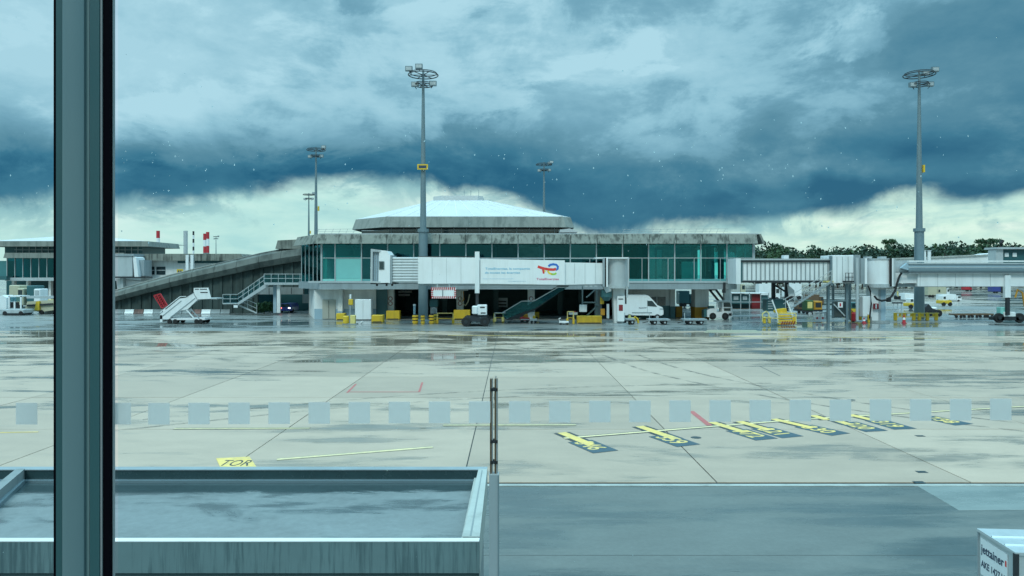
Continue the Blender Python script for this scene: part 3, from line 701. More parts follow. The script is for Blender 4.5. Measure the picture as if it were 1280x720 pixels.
lt = MB(); hw = (X(604, 112) - X(542, 112)) / 2; cx = X(573, 112)
lt.prism_xy([(cx - hw, 111.5), (cx - hw * .65, 110), (cx + hw * .8, 110), (cx + hw, 111), (cx + hw, 115), (cx - hw, 115)], Z(251.8, 110), Z(244.5, 110)).build('roof_lantern', 'white_roof', T)
for dx in (0, 1.2, -1.0): MB().tube([(cx + hw * .5 + dx, 112, Z(245, 112)), (cx + hw * .5 + dx, 112, Z(234 + abs(dx) * 3, 112))], .04, 5).build('antenna', 'grey_metal', T)
MB().pprism([(700, 287), (712, 285.5), (722, 289), (722, 290.5), (700, 290.5)], 98, 3).build('canopy', 'white_roof', T)
# roof railings
for (a, b, Yr) in ((396, 446, 97), (778, 910, 96)):
    mb = MB(); k = a
    while k < b:
        mb.pbar((k, 292), (k + 3, 286), Yr, .035); k += 9
    mb.pbar((a, 287), (b, 286), Yr, .035); mb.pbar((a, 289.5), (b, 289), Yr, .03); mb.build('roof_railing', 'light_metal', T)
# concrete block left of the roof
rbk = thing('rooftop_block', 'stained concrete roof block left of the glazed concourse', 'roof block', (X(361, 104), 104, 0))
MB().pprism([(347, 300.5), (378, 299), (384, 303), (384, 311), (344, 311)], 104, 8).build('parapet', 'concrete_fascia', rbk)
MB().pprism([(352, 311), (384, 311), (384, 318), (352, 320)], 105, 5).build('wall', 'concrete_dark', rbk)

# ------------------------------------------------------------ ramp, undercroft, staircase
rp = thing('access_ramp', 'long sloping ribbed concrete ramp rising to the left end of the concourse', 'ramp', (X(230, 105), 105, 0))
RPT = [(40, 394), (52, 391), (144, 365), (209, 347), (251, 336.5), (279, 330.5), (334, 317), (380, 309.8), (400, 307)]
def rampz(px):
    for (a, b), (c, d) in zip(RPT[:-1], RPT[1:]):
        if px <= c: return b + (d - b) * (px - a) / (c - a)
    return RPT[-1][1]
YW = 105.0
MB().pprism([(52, 391.2), (322, 391.2), (322, rampz(322) + 10), (52, rampz(52) + 4)], YW, .5).build('wall', 'concrete_dark', rp)
MB().pprism([(322, 359), (392, 359), (392, rampz(392) + 10), (322, rampz(322) + 10)], YW, .5).build('wall', 'concrete_dark', rp)
for k in range(24):
    px = 84 + k * 12.7
    if px < 378:
        bt = 391.2 if px < 320 else 359
        MB().pprism([(px, bt), (px + 3.2, bt), (px + 3.2, rampz(px) + 11), (px, rampz(px) + 12)], YW - .18, .2).build('rib', 'concrete_dark', rp)
# leaning parapet in segments
for k in range(12):
    pa = 46 + k * 27.8; pb = pa + 27.4
    za, zb = Z(rampz(pa), 104), Z(rampz(pb), 104); th = lambda p: 1.0 + .75 * max(0, min(1, (p - 60) / 280))
    ta, tb = th(pa) , th(pb)
    xa, xb = X(pa, 104), X(pb, 104)
    vs = []
    for x, z, t_ in ((xa, za, ta), (xb, zb, tb)):
        vs += [(x, 105.2, z + .25), (x, 104.5, z + .28), (x, 103.9, z - .1), (x, 103.7, z - t_ * .55), (x, 104.2, z - t_), (x, 105.2, z - t_)]
    fs = [(0, 1, 2, 3, 4, 5), (11, 10, 9, 8, 7, 6)] + [(i, i + 6, (i + 1) % 6 + 6, (i + 1) % 6) for i in range(6)]
    MB().add(vs, fs).build('parapet_segment', 'ramp_parapet', rp)
    MB().add([(xa, 104.4, za + .29), (xb, 104.4, zb + .29), (xb, 106, zb + .36), (xa, 106, za + .36), (xa, 104.4, za + .40), (xb, 104.4, zb + .40), (xb, 106, zb + .46), (xa, 106, za + .46)],
             [(0, 3, 2, 1), (4, 5, 6, 7), (0, 1, 5, 4), (1, 2, 6, 5), (2, 3, 7, 6), (3, 0, 4, 7)]).build('coping', 'concrete_pale' if k < 8 else 'concrete_grey', rp)
MB().pbox(322, 379, 359, 368, 104.4, .6).build('lintel', 'concrete_grey', rp)
for px in (336, 350, 364): MB().pbox(px, px + .6, 359.5, 367.5, 104.37, .05).build('lintel_joint', 'black', rp)
MB().pbox(378, 393, 368, 379, 103.5, .5).build('wall_panel', 'concrete_grey', rp)
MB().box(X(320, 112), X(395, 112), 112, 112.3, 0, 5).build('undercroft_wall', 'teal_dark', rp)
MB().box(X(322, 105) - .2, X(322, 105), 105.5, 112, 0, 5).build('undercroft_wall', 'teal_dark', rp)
for k, px in enumerate(range(144, 282, 12)):
    c_ = 'white_wall' if k in (1, 3, 5, 9) else 'red_faded' if k in (2, 8) else 'concrete_grey'
    pass
    b_ = MB(); Yb = 103.0; x0, x1 = X(px + .4, Yb), X(px + 11.6, Yb)
    b_.add([(x0, Yb - .3, 0.03), (x1, Yb - .3, .03), (x1, Yb + .3, .03), (x0, Yb + .3, .03), (x0, Yb - .14, .32), (x1, Yb - .14, .32), (x0, Yb - .1, .62), (x1, Yb - .1, .62), (x0, Yb + .1, .62), (x1, Yb + .1, .62), (x0, Yb + .14, .32), (x1, Yb + .14, .32)],
           [(0, 3, 2, 1), (0, 1, 5, 4), (4, 5, 7, 6), (6, 7, 9, 8), (8, 9, 11, 10), (10, 11, 2, 3), (0, 4, 6, 8, 10, 3), (1, 2, 11, 9, 7, 5)])
    desc = {0: 'leftmost', 1: 'second', 2: 'third', 3: 'fourth', 4: 'fifth', 5: 'sixth', 6: 'seventh', 7: 'eighth', 8: 'ninth', 9: 'tenth', 10: 'eleventh', 11: 'last'}[k]
    t_ = thing('jersey_barrier', f'{"white" if k in (1, 3, 5, 9) else "dull red" if k in (2, 8) else "dirty grey"} road barrier under the ramp, {desc} of its row from the window post', 'barrier', (X(px + 6, Yb), Yb, 0), 'barriers along the foot of the ramp')
    b_.build('barrier_body', c_, t_)
    MB().box(x0 + .1, x1 - .1, Yb - .34, Yb + .34, 0, .05).build('barrier_foot', 'black', t_)

st = thing('outdoor_staircase', 'grey steel staircase with glazed railings up to the concourse corner', 'staircase', (X(300, 101), 101, 0))
MB().pbox(330, 393, 353.2, 356, 99.6, 3).build('platform', 'light_metal', st)
MB().pbox(346, 350, 356, 391, 100.2, .4).build('column', 'white_wall', st)
MB().pbox(341.5, 345.5, 356, 391, 101.2, .4).build('column', 'blue_dado', st)
MB().pbox(278, 297.5, 378.8, 380.2, 100.2, 2.2).build('landing', 'light_metal', st)
def railing(pts, hpx, Yr, parent, glass=True, step=6):
    """pts: foot line in measured points; rails above it"""
    for q in (hpx, hpx * .5):
        r = MB()
        for a, b in zip(pts[:-1], pts[1:]): r.pbar((a[0], a[1] - q), (b[0], b[1] - q), Yr, .07)
        r.build('handrail', 'light_metal', parent)
    if glass:
        for a, b in zip(pts[:-1], pts[1:]):
            MB().pprism([a, b, (b[0], b[1] - hpx * .85), (a[0], a[1] - hpx * .85)][::-1], Yr + .03, .02).build('rail_panel', 'rail_glass', parent)
    for a, b in zip(pts[:-1], pts[1:]):
        L = math.hypot(b[0] - a[0], b[1] - a[1]); n_ = max(1, round(L / step))
        for i in range(n_ + 1):
            x, y = a[0] + (b[0] - a[0]) * i / n_, a[1] + (b[1] - a[1]) * i / n_
            MB().pbar((x, y), (x, y - hpx), Yr, .06).build('rail_post', 'light_metal', parent)
railing([(330, 353.5), (402, 353.5)], 11, 99.6, st, step=9)
railing([(278.5, 379), (297, 379), (331, 355)], 11, 100.2, st, step=9)
railing([(297, 379), (331, 355)], 11, 102.2, st, glass=False, step=10)
MB().pprism([(296, 379), (298, 381), (337, 356.5), (331, 355)], 100.1, .15).build('stringer', 'light_metal', st)
railing([(298, 381), (321, 391)], 11, 101, st, glass=False, step=12)
MB().pprism([(297, 380), (321, 390.5), (321, 392.3), (297, 382)], 100.9, .15).build('stringer', 'light_metal', st)
for i in range(10):
    px = 299 + i * 3.6; py = 379.2 - i * 2.5; MB().pbox(px, px + 3.2, py - .4, py, 100.3, 1.8).build('tread', 'grey_metal', st)
MB().pbox(292, 297, 381.5, 384.6, 100.0, .1).build('notice_board', 'white_clean', st)
pk = thing('parked_car', 'dark car with lit lamps parked in the shade under the ramp', 'car', (X(359, 106), 106, 0))
cx = X(359, 106)
MB().prism_xz([(cx - .95, .35), (cx + .95, .35), (cx + .92, .85), (cx + .7, 1.35), (cx - .7, 1.35), (cx - .92, .85)], 105, 108.6).build('body', 'blue_van', pk)
MB().prism_xz([(cx - .75, .88), (cx + .75, .88), (cx + .6, 1.28), (cx - .6, 1.28)], 104.98, 105.02).build('windscreen', 'window_dark', pk)
for s in (-.6, .6):
    MB().box(cx + s - .14, cx + s + .14, 104.93, 105, .65, .8).build('headlight', 'lamp_white' if s > 0 else 'lamp_red', pk)
    MB().wheel(cx + s * 1.3, 105.6, .32, .32, .2, 'y').build('wheel', 'black_rubber', pk)

def leaf_blob(mb, cx, cy, cz, rx, ry, rz, n, size, rng):
    for _ in range(n):
        while True:
            p = Vector((rng.uniform(-1, 1), rng.uniform(-1, 1), rng.uniform(-1, 1)))
            if .25 < p.length < 1: break
        c = Vector((cx + p.x * rx, cy + p.y * ry, cz + p.z * rz))
        d = Vector((rng.gauss(0, 1), rng.gauss(0, 1), rng.gauss(0, 1))).normalized(); u = d.orthogonal().normalized(); v = d.cross(u)
        s = size * rng.uniform(.6, 1.3)
        mb.add([c - u * s - v * s * .6, c + u * s - v * s * .6, c + u * s + v * s * .6, c - u * s + v * s * .6], [(0, 1, 2, 3)])
rng = random.Random(3)
bu = thing('green_shrub', 'dark green shrub at the foot of the steel staircase', 'shrub', (X(330, 103), 103, 0))
mb = MB()
for k in range(5): leaf_blob(mb, X(323 + k * 4.5, 103), 103, .9 + rng.uniform(-.1, .2), .6, .6, .7, 160, .11, rng)
mb.build('foliage', 'green_bush', bu); MB().tube([(X(330, 103), 103, 0), (X(331, 103), 103, .9)], .06, 6).build('stem', 'bark', bu)

# ------------------------------------------------------------ floodlight masts
def make_mast(label, group, loc, h, heads, sign=True):
    t_ = thing('floodlight_mast', label, 'light mast', loc, group)
    MB().lathe(0, 0, [(.58, 0), (.53, h * .36), (.46, h * .362)], 14).build('lower_pole', 'mast_steel', t_, True, True)
    MB().lathe(0, 0, [(.38, h * .362), (.29, h * .6), (.13, h)], 14).build('upper_pole', 'mast_steel', t_, True, True)
    MB().lathe(0, 0, [(.66, h * .355), (.66, h * .368)], 14).build('collar', 'mast_steel', t_, True)
    MB().lathe(0, 0, [(.9, 0), (.9, .12), (.6, .2)], 12).build('base_plate', 'grey_metal', t_, True)
    for z_, r_, nm in ((h - .55, 1.75, 'upper_ring'), (h - 1.75, 1.1, 'lower_ring')):
        rg = MB().ring((0, 0, z_), r_, .06, 26, 6); rg.ring((0, 0, z_ + .22), r_ * .9, .05, 26, 4)
        for k in range(6):
            a = k * math.pi / 3; rg.bar((0, 0, z_), (r_ * math.cos(a), r_ * math.sin(a), z_), .07)
        rg.build(nm, 'dark_metal', t_, True)
    for (dx, dy, dz, low) in heads:
        z_ = h - .5 + dz
        f = MB().box(dx - .42, dx + .42, dy - .2, dy + .2, z_, z_ + .55).build('floodlight', 'mast_steel', t_, True)
        MB().box(dx - .34, dx + .34, dy - .22, dy - .2, z_ + .08, z_ + .46).build('lens', 'light_metal', f, True)
        MB().bar((dx, dy, z_), (dx * .8, dy * .8, z_ - .25), .06).build('bracket', 'dark_metal', f, True)
    if sign:
        MB().box(-.62, .62, -.62, -.40, h * .602, h * .623).build('obstacle_sign', 'yellow', t_, True)
        MB().box(-.45, .45, -.63, -.62, h * .607, h * .618).build('sign_text', 'text_dark', t_, True)
    return t_
hm = Z(88, 87) - 0
m1 = make_mast('tall grey floodlight mast with yellow sign rising in front of the concourse', 'floodlight masts', (X(529, 87), 87, 0), hm,
               [(-1.6, -.6, .25, 0), (-.35, -1.2, .35, 0), (1.2, -.5, -1.45, 1), (-.9, -.5, -1.55, 1)])
m2 = make_mast('tall grey floodlight mast behind the right boarding bridge', 'floodlight masts', (X(1149, 88.5), 88.5, 0), Z(88, 88.5),
               [(1.6, -.5, .2, 0), (1.25, .9, .15, 0), (-1.0, -.4, -1.6, 1), (1.1, -.3, -1.5, 1)], sign=False)
MB().box(.38, .6, -.2, .2, hm * .6, hm * .63).build('small_sign', 'yellow', m2, True)
for px, Yy, lb in ((395, 142, 'distant floodlight mast above the left roof block, the taller of a pair'), (386, 222, 'distant floodlight mast above the left roof block, the shorter of a pair'), (680, 161, 'distant floodlight mast rising behind the right side of the white pyramid roof'), (270, 470, 'faintest far floodlight mast beside the red and white chimneys')):
    c = copy_tree(m2); c.location = (X(px, Yy), Yy, 0); c['label'] = lb

# ------------------------------------------------------------ middle boarding bridge
JB = thing('boarding_bridge', 'white boarding bridge with advertising banner standing before the concourse', 'jet bridge', (X(620, 80), 80, 0))
Yb = 79.5
# cab and hood
MB().pprism([(463.5, 311), (475.5, 312.5), (475.5, 315), (466, 314.5), (465.5, 351), (475.5, 352), (475.5, 354.2), (462.8, 353.4)][::-1], Yb - .2, 3.2).build('docking_hood', 'light_metal', JB)
MB().pprism([(465.5, 314), (475.8, 315), (475.8, 352), (465.5, 351)][::-1], Yb + .1, 2.6).build('bellows', 'blue_dado', JB)
for k in range(4): MB().pbox(467 + k * 2.1, 467.6 + k * 2.1, 315, 351, Yb + .04, .1).build('bellows_fold', 'grey_metal', JB)
cab = MB().pprism([(474, 312.5), (483.5, 313.5), (488, 320), (486.5, 353.5), (473, 353.8)][::-1], Yb - .15, 3.2).build('cab', 'white_clean', JB)
wf = MB().pbox(473.6, 480.4, 326.4, 337, Yb - .22, .08, .03).build('window', 'mullion_edge', cab); MB().pbox(474.6, 479.4, 327.4, 336, Yb - .25, .05).build('glass', 'window_dark', cab)
MB().pbox(485, 490, 319, 354.5, Yb - .1, 3.1).build('rotation_frame', 'grey_metal', JB); MB().pbox(486.4, 487.4, 320, 354, Yb - .2, .1).build('frame_strip', 'white_clean', JB)
MB().pbox(463, 493, 353.6, 355.2, Yb, 3).build('cab_floor', 'dark_metal', JB)
for px in (470, 482, 489): MB().pbox(px, px + 1.6, 355, 357.5, Yb + .5, .5).build('floor_bracket', 'black', JB)
# ribbed roller shutter tunnel section, 9 curved slats
MB().pbox(489, 523, 321.5, 353, Yb + .15, 2.7).build('rotunda_core', 'light_metal', JB)
for k in range(9):
    y0 = 321.5 + k * 3.5
    mb = MB(); n = 6; px0, px1 = X(489.5, Yb), X(522.5, Yb); z0 = Z(y0 + 3.5, Yb); z1 = Z(y0, Yb)
    pr = [(Yb + .12, z0), (Yb + .08, z0 + .04), (Yb + .05, (z0 + z1) / 2), (Yb + .08, z1 - .04), (Yb + .12, z1)]
    vs = [(px0, a, b) for a, b in pr] + [(px1, a, b) for a, b in pr]
    mb.add(vs, [(i, i + 5, i + 6, i + 1) for i in range(4)] + [(0, 1, 2, 3, 4), (9, 8, 7, 6, 5)]); mb.build('curved_slat', 'light_metal', JB)
# telescopic tunnels
MB().pprism([(522.5, 321.2), (599, 322), (599, 354.5), (522.5, 354.6)][::-1], Yb, 2.9).build('outer_tunnel', 'white_clean', JB)
MB().pprism([(598, 324), (706, 325.4), (706, 356), (598, 355.4)][::-1], Yb + .05, 2.7).build('middle_tunnel', 'white_clean', JB)
MB().pprism([(705, 328), (757, 328.8), (757, 355), (705, 356)][::-1], Yb + .2, 2.5).build('inner_tunnel', 'white_paint', JB)
for k in range(1, 4): MB().pbox(705 + k * 13, 705.5 + k * 13, 329.5, 354.5, Yb + .18, .05).build('panel_joint', 'light_metal', JB)
for px in (540, 558, 576): MB().pbox(px, px + .4, 322.5, 354, Yb - .012, .02).build('panel_joint', 'light_metal', JB)
MB().pbox(523, 757, 355.6, 357.0, Yb + .3, .3).build('cable_tray', 'grey_metal', JB); MB().pbox(600, 712, 358.5, 359.6, Yb + .6, .2).build('lower_rail', 'light_metal', JB)
MB().pbox(523, 600, 320.2, 321.0, Yb + .1, .2).build('roof_gutter', 'dark_metal', JB); MB().pbox(600, 757, 322.6, 323.4, Yb + .4, .2).build('roof_gutter', 'grey_metal', JB)
# banner with its writing
bn = MB().pprism([(600.5, 323.5), (706, 325.5), (706, 356), (600.5, 354.6)][::-1], Yb - .12, .06).build('banner', 'white_clean', JB)
yb = Yb - .125
def pxtext(body, px, py, hpx, wpx, m, parent, bold=False):
    size = hpx / F * yb / .72
    mb, w = text_mb(body, size, lambda x, y, z: (x, -z, y), .004, 1.0, bold)
    sc = (wpx / F * yb) / w
    x0, z0 = X(px, yb), Z(py, yb)
    mb.v = [(x0 + v[0] * sc, yb + v[1] - .004, z0 + v[2]) for v in mb.v]
    return mb.build('lettering', m, parent)
pxtext('TotalEnergies, la compagnie', 606.5, 337.0, 2.6, 56, 'banner_text', bn, True)
pxtext('de toutes les \u00e9nergies', 606.0, 342.0, 2.6, 44, 'banner_text', bn, True)
pxtext('Entretien et d\u00e9veloppement des solutions pour demain', 603.5, 348.8, .8, 38, 'banner_text', bn)
pxtext('notre engagement en France', 635, 351.8, .8, 22, 'banner_text', bn)
pxtext('TotalEnergies', 670.5, 350.0, 2.6, 28, 'banner_pink', bn, True)
def stroke(pts, w, m, parent, dy=0):
    """flat ribbon through measured points on the banner plane"""
    P = [Vector((X(a, yb), Z(b, yb))) for a, b in pts]; L = []; Rr = []
    for i, p in enumerate(P):
        d = (P[min(i + 1, len(P) - 1)] - P[max(i - 1, 0)]).normalized(); n = Vector((-d.y, d.x)) * w / 2
        L.append(p + n); Rr.append(p - n)
    n_ = len(P); y = yb - .006 - dy
    vs = [(p.x, y, p.y) for p in L] + [(p.x, y, p.y) for p in Rr] + [(p.x, y + .004, p.y) for p in L] + [(p.x, y + .004, p.y) for p in Rr]
    fs = [(i, i + 1, n_ + i + 1, n_ + i) for i in range(n_ - 1)] + [(i + 2 * n_, i + 3 * n_, i + 3 * n_ + 1, i + 2 * n_ + 1) for i in range(n_ - 1)]
    return MB().add(vs, fs).build('emblem_stroke', m, parent)
stroke([(672.2, 333.2), (675, 334.2), (680, 335.6), (686, 336.8), (692, 337.0), (695, 336.2)], .27, 'banner_red', bn, .004)
stroke([(678.5, 336.5), (679.2, 339.2), (679.8, 342)], .20, 'banner_red', bn)
stroke([(680.8, 337.5), (681.4, 340)], .10, 'banner_yellow', bn)
stroke([(685.5, 333), (688, 331), (691.5, 330.3), (695.5, 331), (697.4, 333.4), (697, 336), (694.5, 337.6)], .23, 'banner_blue', bn, .002)
stroke([(684.6, 338.5), (686.5, 341.4), (690, 342.8)], .20, 'banner_yellow', bn); stroke([(689.5, 342.8), (693, 342.8), (695.5, 341.4)], .20, 'banner_green', bn)
# support post, bogie
MB().pbox(593.6, 599.2, 314.5, 366.5, Yb - .35, .35).build('lift_column', 'white_paint', JB)
MB().pbox(593.6, 599.2, 314.5, 366.5, Yb + 3.1, .35).build('lift_column', 'white_paint', JB)
MB().pbox(594.6, 598.2, 366.5, 394, Yb - .3, .28).build('lift_leg', 'dark_metal', JB); MB().pbox(594.6, 598.2, 366.5, 394, Yb + 3.15, .28).build('lift_leg', 'dark_metal', JB)
MB().box(X(581, 78), X(608, 78), 78.1, 81.6, .5, .95).build('axle_beam', 'dark_metal', JB)
for px in (582.5, 606):
    for yy in (78.1, 81.8):
        w_ = MB().wheel(X(px, 78), yy, .5, .5, .4).build('wheel', 'black_rubber', JB); MB().wheel(X(px, 78), yy - .02, .5, .2, .42).build('rim', 'dark_metal', w_)
hp = MB().pbox(596.5, 608.5, 381, 394, 78.6, 1.2, .05).build('hydraulic_unit', 'white_clean', JB)
MB().pbox(600, 606, 383.3, 385, 78.58, .02).build('vent', 'dark_metal', hp); MB().pbox(601, 607, 390.5, 392, 78.58, .02).build('vent', 'dark_metal', hp)
MB().pbox(590, 597, 382.5, 393, 78.4, .9, .08).build('motor_cover', 'white_paint', JB)
# hanging striped sign
sg = MB().pbox(539, 570, 359.2, 373, 79.3, .12).build('hanging_sign', 'white_clean', JB)
for k in range(12):
    px = 539 + k * 2.6
    MB().pprism([(px, 359.2), (px + 1.7, 359.2), (px + .8, 362.6), (px - .3 if k else px, 362.6)][::-1], 79.27, .03).build('sign_stripe', 'red', sg)
    MB().pprism([(px, 370.4), (px + 1.6, 370.4), (px + .7, 373), (px - .3 if k else px, 373)][::-1], 79.27, .03).build('sign_stripe', 'red', sg)
for k in range(4):
    for px in (539, 567.6): MB().pbox(px, px + 2.4, 362.3 + k * 2.4, 363.5 + k * 2.4, 79.27, .03).build('sign_stripe', 'red', sg)
MB().pbox(552.6, 554, 362, 371, 79.27, .03).build('sign_divider', 'grey_metal', sg)
for px in (546, 561): MB().pbox(px, px + 1.2, 355, 359.4, 79.35, .08).build('hanger', 'light_metal', sg)
# service stairs under the tunnel
ss = MB()
MB().pprism([(697, 357), (712, 357), (668, 388), (640, 400), (632, 400)][::-1], 83.2, .12).build('stringer', 'dark_metal', JB)
MB().pbar((697, 359.5), (668, 376), 83.0, .09).build('handrail', 'light_metal', JB); MB().pbar((668, 376), (652, 376.5), 83.0, .09).build('handrail', 'light_metal', JB); MB().pbar((652, 376.5), (627, 391.5), 83.0, .09).build('handrail', 'light_metal', JB)
MB().pprism([(697, 360), (708, 360), (668, 386), (654, 390), (632, 399), (627, 392), (652, 377.5), (668, 377)][::-1], 83.1, .03).build('side_glazing', 'rail_glass', JB)
for i in range(16):
    px = 706 - i * 4.6; py = 360 + i * 2.55; MB().pbox(px - 4, px, py, py + .5, 83.3, 1.0).build('tread', 'grey_metal', JB)
MB().pbox(652, 668, 382, 390, 83.9, .1).build('side_panel', 'teal_panel', JB)
for px in (617, 627): MB().pbox(px, px + 3.2, 396.5, 402, 82.8, .3, .04).build('rail_foot', 'yellow_pale', JB)
MB().pbar((618.5, 391), (618.5, 398), 82.8, .08).build('rail_post', 'light_metal', JB); MB().pbar((618, 391), (632, 391), 82.8, .08).build('handrail', 'light_metal', JB)
# rotunda and its column
cxr, cyr = X(771, 81), 81.0
MB().lathe(cxr, cyr, [(1.28, Z(357, 79.7)), (1.28, Z(323.5, 79.7))], 28).build('rotunda', 'light_metal', JB, smooth=True)
MB().lathe(cxr, cyr, [(1.36, Z(323.8, 79.7)), (1.36, Z(322.4, 79.7))], 28).build('rotunda_cap', 'white_paint', JB)
MB().lathe(cxr, cyr, [(1.45, Z(360.5, 79.7)), (1.45, Z(357, 79.7))], 28).build('rotunda_floor', 'light_metal', JB)
MB().pbox(745, 786, 321.6, 323.2, 79.4, 3).build('roof_beam', 'white_paint', JB)
for a, b, m_ in ((753.5, 756, 'grey_metal'), (756.4, 757.6, 'black'), (757.8, 759.8, 'white_clean'), (784.6, 786.4, 'light_metal')):
    MB().pbox(a, b, 322.4, 358.5, 79.35, .3).build('door_frame', m_, JB)
MB().pprism([(752, 356), (764, 356), (764, 364), (758, 366)][::-1], 79.9, .5).build('gusset', 'light_metal', JB)
MB().pprism([(766, 360.5), (781, 360.5), (779, 404), (768, 404)][::-1], 80.8, 1.2).build('pedestal', 'white_paint', JB)
cb = MB().pbox(771.5, 780.5, 370, 402, 80.2, .7, .03).build('control_cabinet', 'white_clean', JB)
MB().pbox(773.6, 778.6, 381, 388.5, 80.17, .03).build('fire_sign', 'red_dark', cb); MB().pbox(773, 779, 373.2, 374.4, 80.17, .03).build('vent', 'dark_metal', cb)
MB().pbox(758.5, 761.5, 380, 398, 80.4, .3).build('pipe_box', 'light_metal', JB)
MB().lathe(X(758, 80.6), 80.6, [(.3, Z(376, 80.6)), (.62, Z(371, 80.6)), (.65, Z(363, 80.6)), (.3, Z(361, 80.6))], 12).build('cable_drum', 'teal_panel', JB)
MB().pbox(783, 785, 358, 372, 79.6, .2).build('down_pipe', 'light_metal', JB); MB().pbox(781.5, 783.2, 362, 380, 80.9, .2).build('cable_duct', 'dark_metal', JB)
MB().pbox(750.5, 755, 371, 380, 81.4, .3).build('warning_box', 'yellow', JB); MB().pbox(751, 756, 386, 394, 81.4, .3).build('warning_box', 'orange', JB)
for a, b in (((728, 358), (728, 384)), ((729, 378), (746, 378)), ((733, 372), (744, 362)), ((733, 395), (748, 381)), ((746, 362), (746, 394))):
    MB().pbar(a, b, 84, .14).build('frame_bar', 'mast_steel', JB)
MB().pbox(724.3, 733.7, 381, 390, 82, .25, .04).build('junction_box', 'white_paint', JB)
for px in (731, 737, 743): MB().pbox(px, px + 3.4, 357, 358.3, 79.8, .1).build('strip_light', 'light_metal', JB)
MB().lathe(cxr, 81, [(1.3, 0), (1.2, .18)], 20).build('base_plate', 'concrete_grey', JB)

# ------------------------------------------------------------ right boarding bridge
RB = thing('boarding_bridge', 'grey boarding bridge with corrugated tunnel running off to the right edge', 'jet bridge', (X(1100, 85), 85, 0))
Yc = 84.0
MB().pbox(922, 1041, 326, 352, Yc + .1, 2.8).build('ribbed_tunnel', 'light_metal', RB)
for k in range(20): MB().pbox(928 + k * 5.6, 929 + k * 5.6, 327.5, 351, Yc, .12).build('rib', 'grey_metal', RB)
for k in range(20): MB().pbox(929.3 + k * 5.6, 933.3 + k * 5.6, 328, 350.5, Yc + .05, .06).build('wall_panel', 'white_paint', RB)
MB().pbox(920, 1041, 323.2, 325.2, Yc - .1, 3).build('top_chord', 'light_metal', RB); MB().pbox(924, 1041, 326.2, 327.4, Yc - .15, .2).build('top_rail', 'dark_metal', RB)
MB().pbox(922, 1041, 351, 353.4, Yc - .05, 3).build('bottom_chord', 'dark_metal', RB)
MB().pbox(920, 926, 323, 355, Yc - .2, 3.2).build('end_frame', 'white_paint', RB); MB().pbox(926.4, 928, 325, 352, Yc - .1, .2).build('pipe', 'teal_panel', RB)
MB().pbox(980, 986, 319, 323.2, Yc + 1, .8).build('roof_unit', 'white_paint', RB)
MB().pbox(1041, 1067, 319, 354, Yc - .5, 3.4, .04).build('cabin', 'white_paint', RB)
MB().pbox(1067, 1075.5, 318.6, 355, Yc - .1, 3).build('cabin_side', 'grey_metal', RB)
for px in (1046, 1053, 1060): MB().pbox(px, px + .5, 321, 353, Yc - .53, .05).build('panel_joint', 'grey_metal', RB)
MB().pbox(1038.5, 1041.5, 320, 357, Yc - .4, .5).build('corner_post', 'mast_steel', RB)
MB().ptube([(1071.5, 322), (1071.5, 401)], Yc - .8, .16, 10).build('down_pipe', 'light_metal', RB, smooth=True)
for k in range(3): MB().pbox(1057 + k * 4, 1057.5 + k * 4, 341, 351, Yc - 1.0, .06).build('rail_post', 'dark_metal', RB)
MB().pbox(1056.5, 1067, 346, 346.8, Yc - 1.0, .06).build('handrail', 'dark_metal', RB); MB().pbox(1056.5, 1067, 341, 341.6, Yc - 1.0, .06).build('handrail', 'dark_metal', RB)
MB().pbox(1056, 1068, 351, 353, Yc - 1.0, .6).build('balcony_floor', 'dark_metal', RB)
cx2, cy2 = X(1098, 85.3), 85.4
MB().lathe(cx2, cy2, [(1.42, Z(355, Yc)), (1.42, Z(324, Yc))], 30).build('rotunda', 'white_paint', RB, smooth=True)
MB().lathe(cx2, cy2, [(1.5, Z(324.5, Yc)), (1.5, Z(323, Yc))], 30).build('rotunda_cap', 'light_metal', RB)
MB().lathe(cx2, cy2, [(1.55, Z(359.5, Yc)), (1.55, Z(355, Yc))], 30).build('rotunda_floor', 'light_metal', RB)
for a, b, m_ in ((1076, 1081, 'grey_metal'), (1081, 1084, 'white_clean'), (1113.5, 1115, 'black'), (1115, 1117, 'white_clean'), (1117.3, 1119.3, 'light_metal')):
    MB().pbox(a, b, 322.8, 358 if a > 1100 else 355, Yc - .2, .4).build('door_frame', m_, RB)
for px in (1083, 1101): MB().pbox(px, px + 7, 320.6, 323, Yc + .8, .8).build('roof_unit', 'light_metal', RB)
MB().pbox(1119, 1150, 341, 354, Yc + .2, 2.4).build('inner_tunnel', 'white_paint', RB)
MB().pbox(1119, 1146, 326, 341, Yc + .25, 2.4).build('inner_tunnel_upper', 'light_metal', RB)
MB().pbox(1119, 1300, 355, 358.6, Yc + .6, 1.8).build('underframe', 'grey_metal', RB)
MB().pbox(1147, 1300, 341.5, 358, Yc - .05, 2.9).build('outer_tunnel', 'white_paint', RB)
MB().pprism([(1134, 329), (1300, 329.5), (1300, 341), (1146, 341), (1126, 335)][::-1], Yc - .35, .4).build('roof_girder', 'blue_dado', RB)
for y0, y1, o_, m_ in ((325.6, 327.4, .55, 'white_paint'), (328.6, 330.2, .5, 'light_metal'), (333.8, 334.8, .42, 'light_metal'), (336.4, 339.6, .40, 'mast_steel'), (340.6, 341.8, .45, 'grey_metal')):
    MB().pbox(1136, 1300, y0, y1, Yc - o_, .3).build('girder_flange', m_, RB)
for k in range(6): MB().pbox(1150 + k * 22, 1150.5 + k * 22, 342, 357.5, Yc - .07, .03).build('panel_joint', 'light_metal', RB)
MB().pbox(1120, 1300, 339.8, 340.4, Yc - .5, .08).build('conduit', 'dark_metal', RB)
MB().pprism([(1089, 359.5), (1108, 359.5), (1107, 404.5), (1090, 404.5)][::-1], 84.9, 1.2).build('pedestal', 'white_paint', RB)
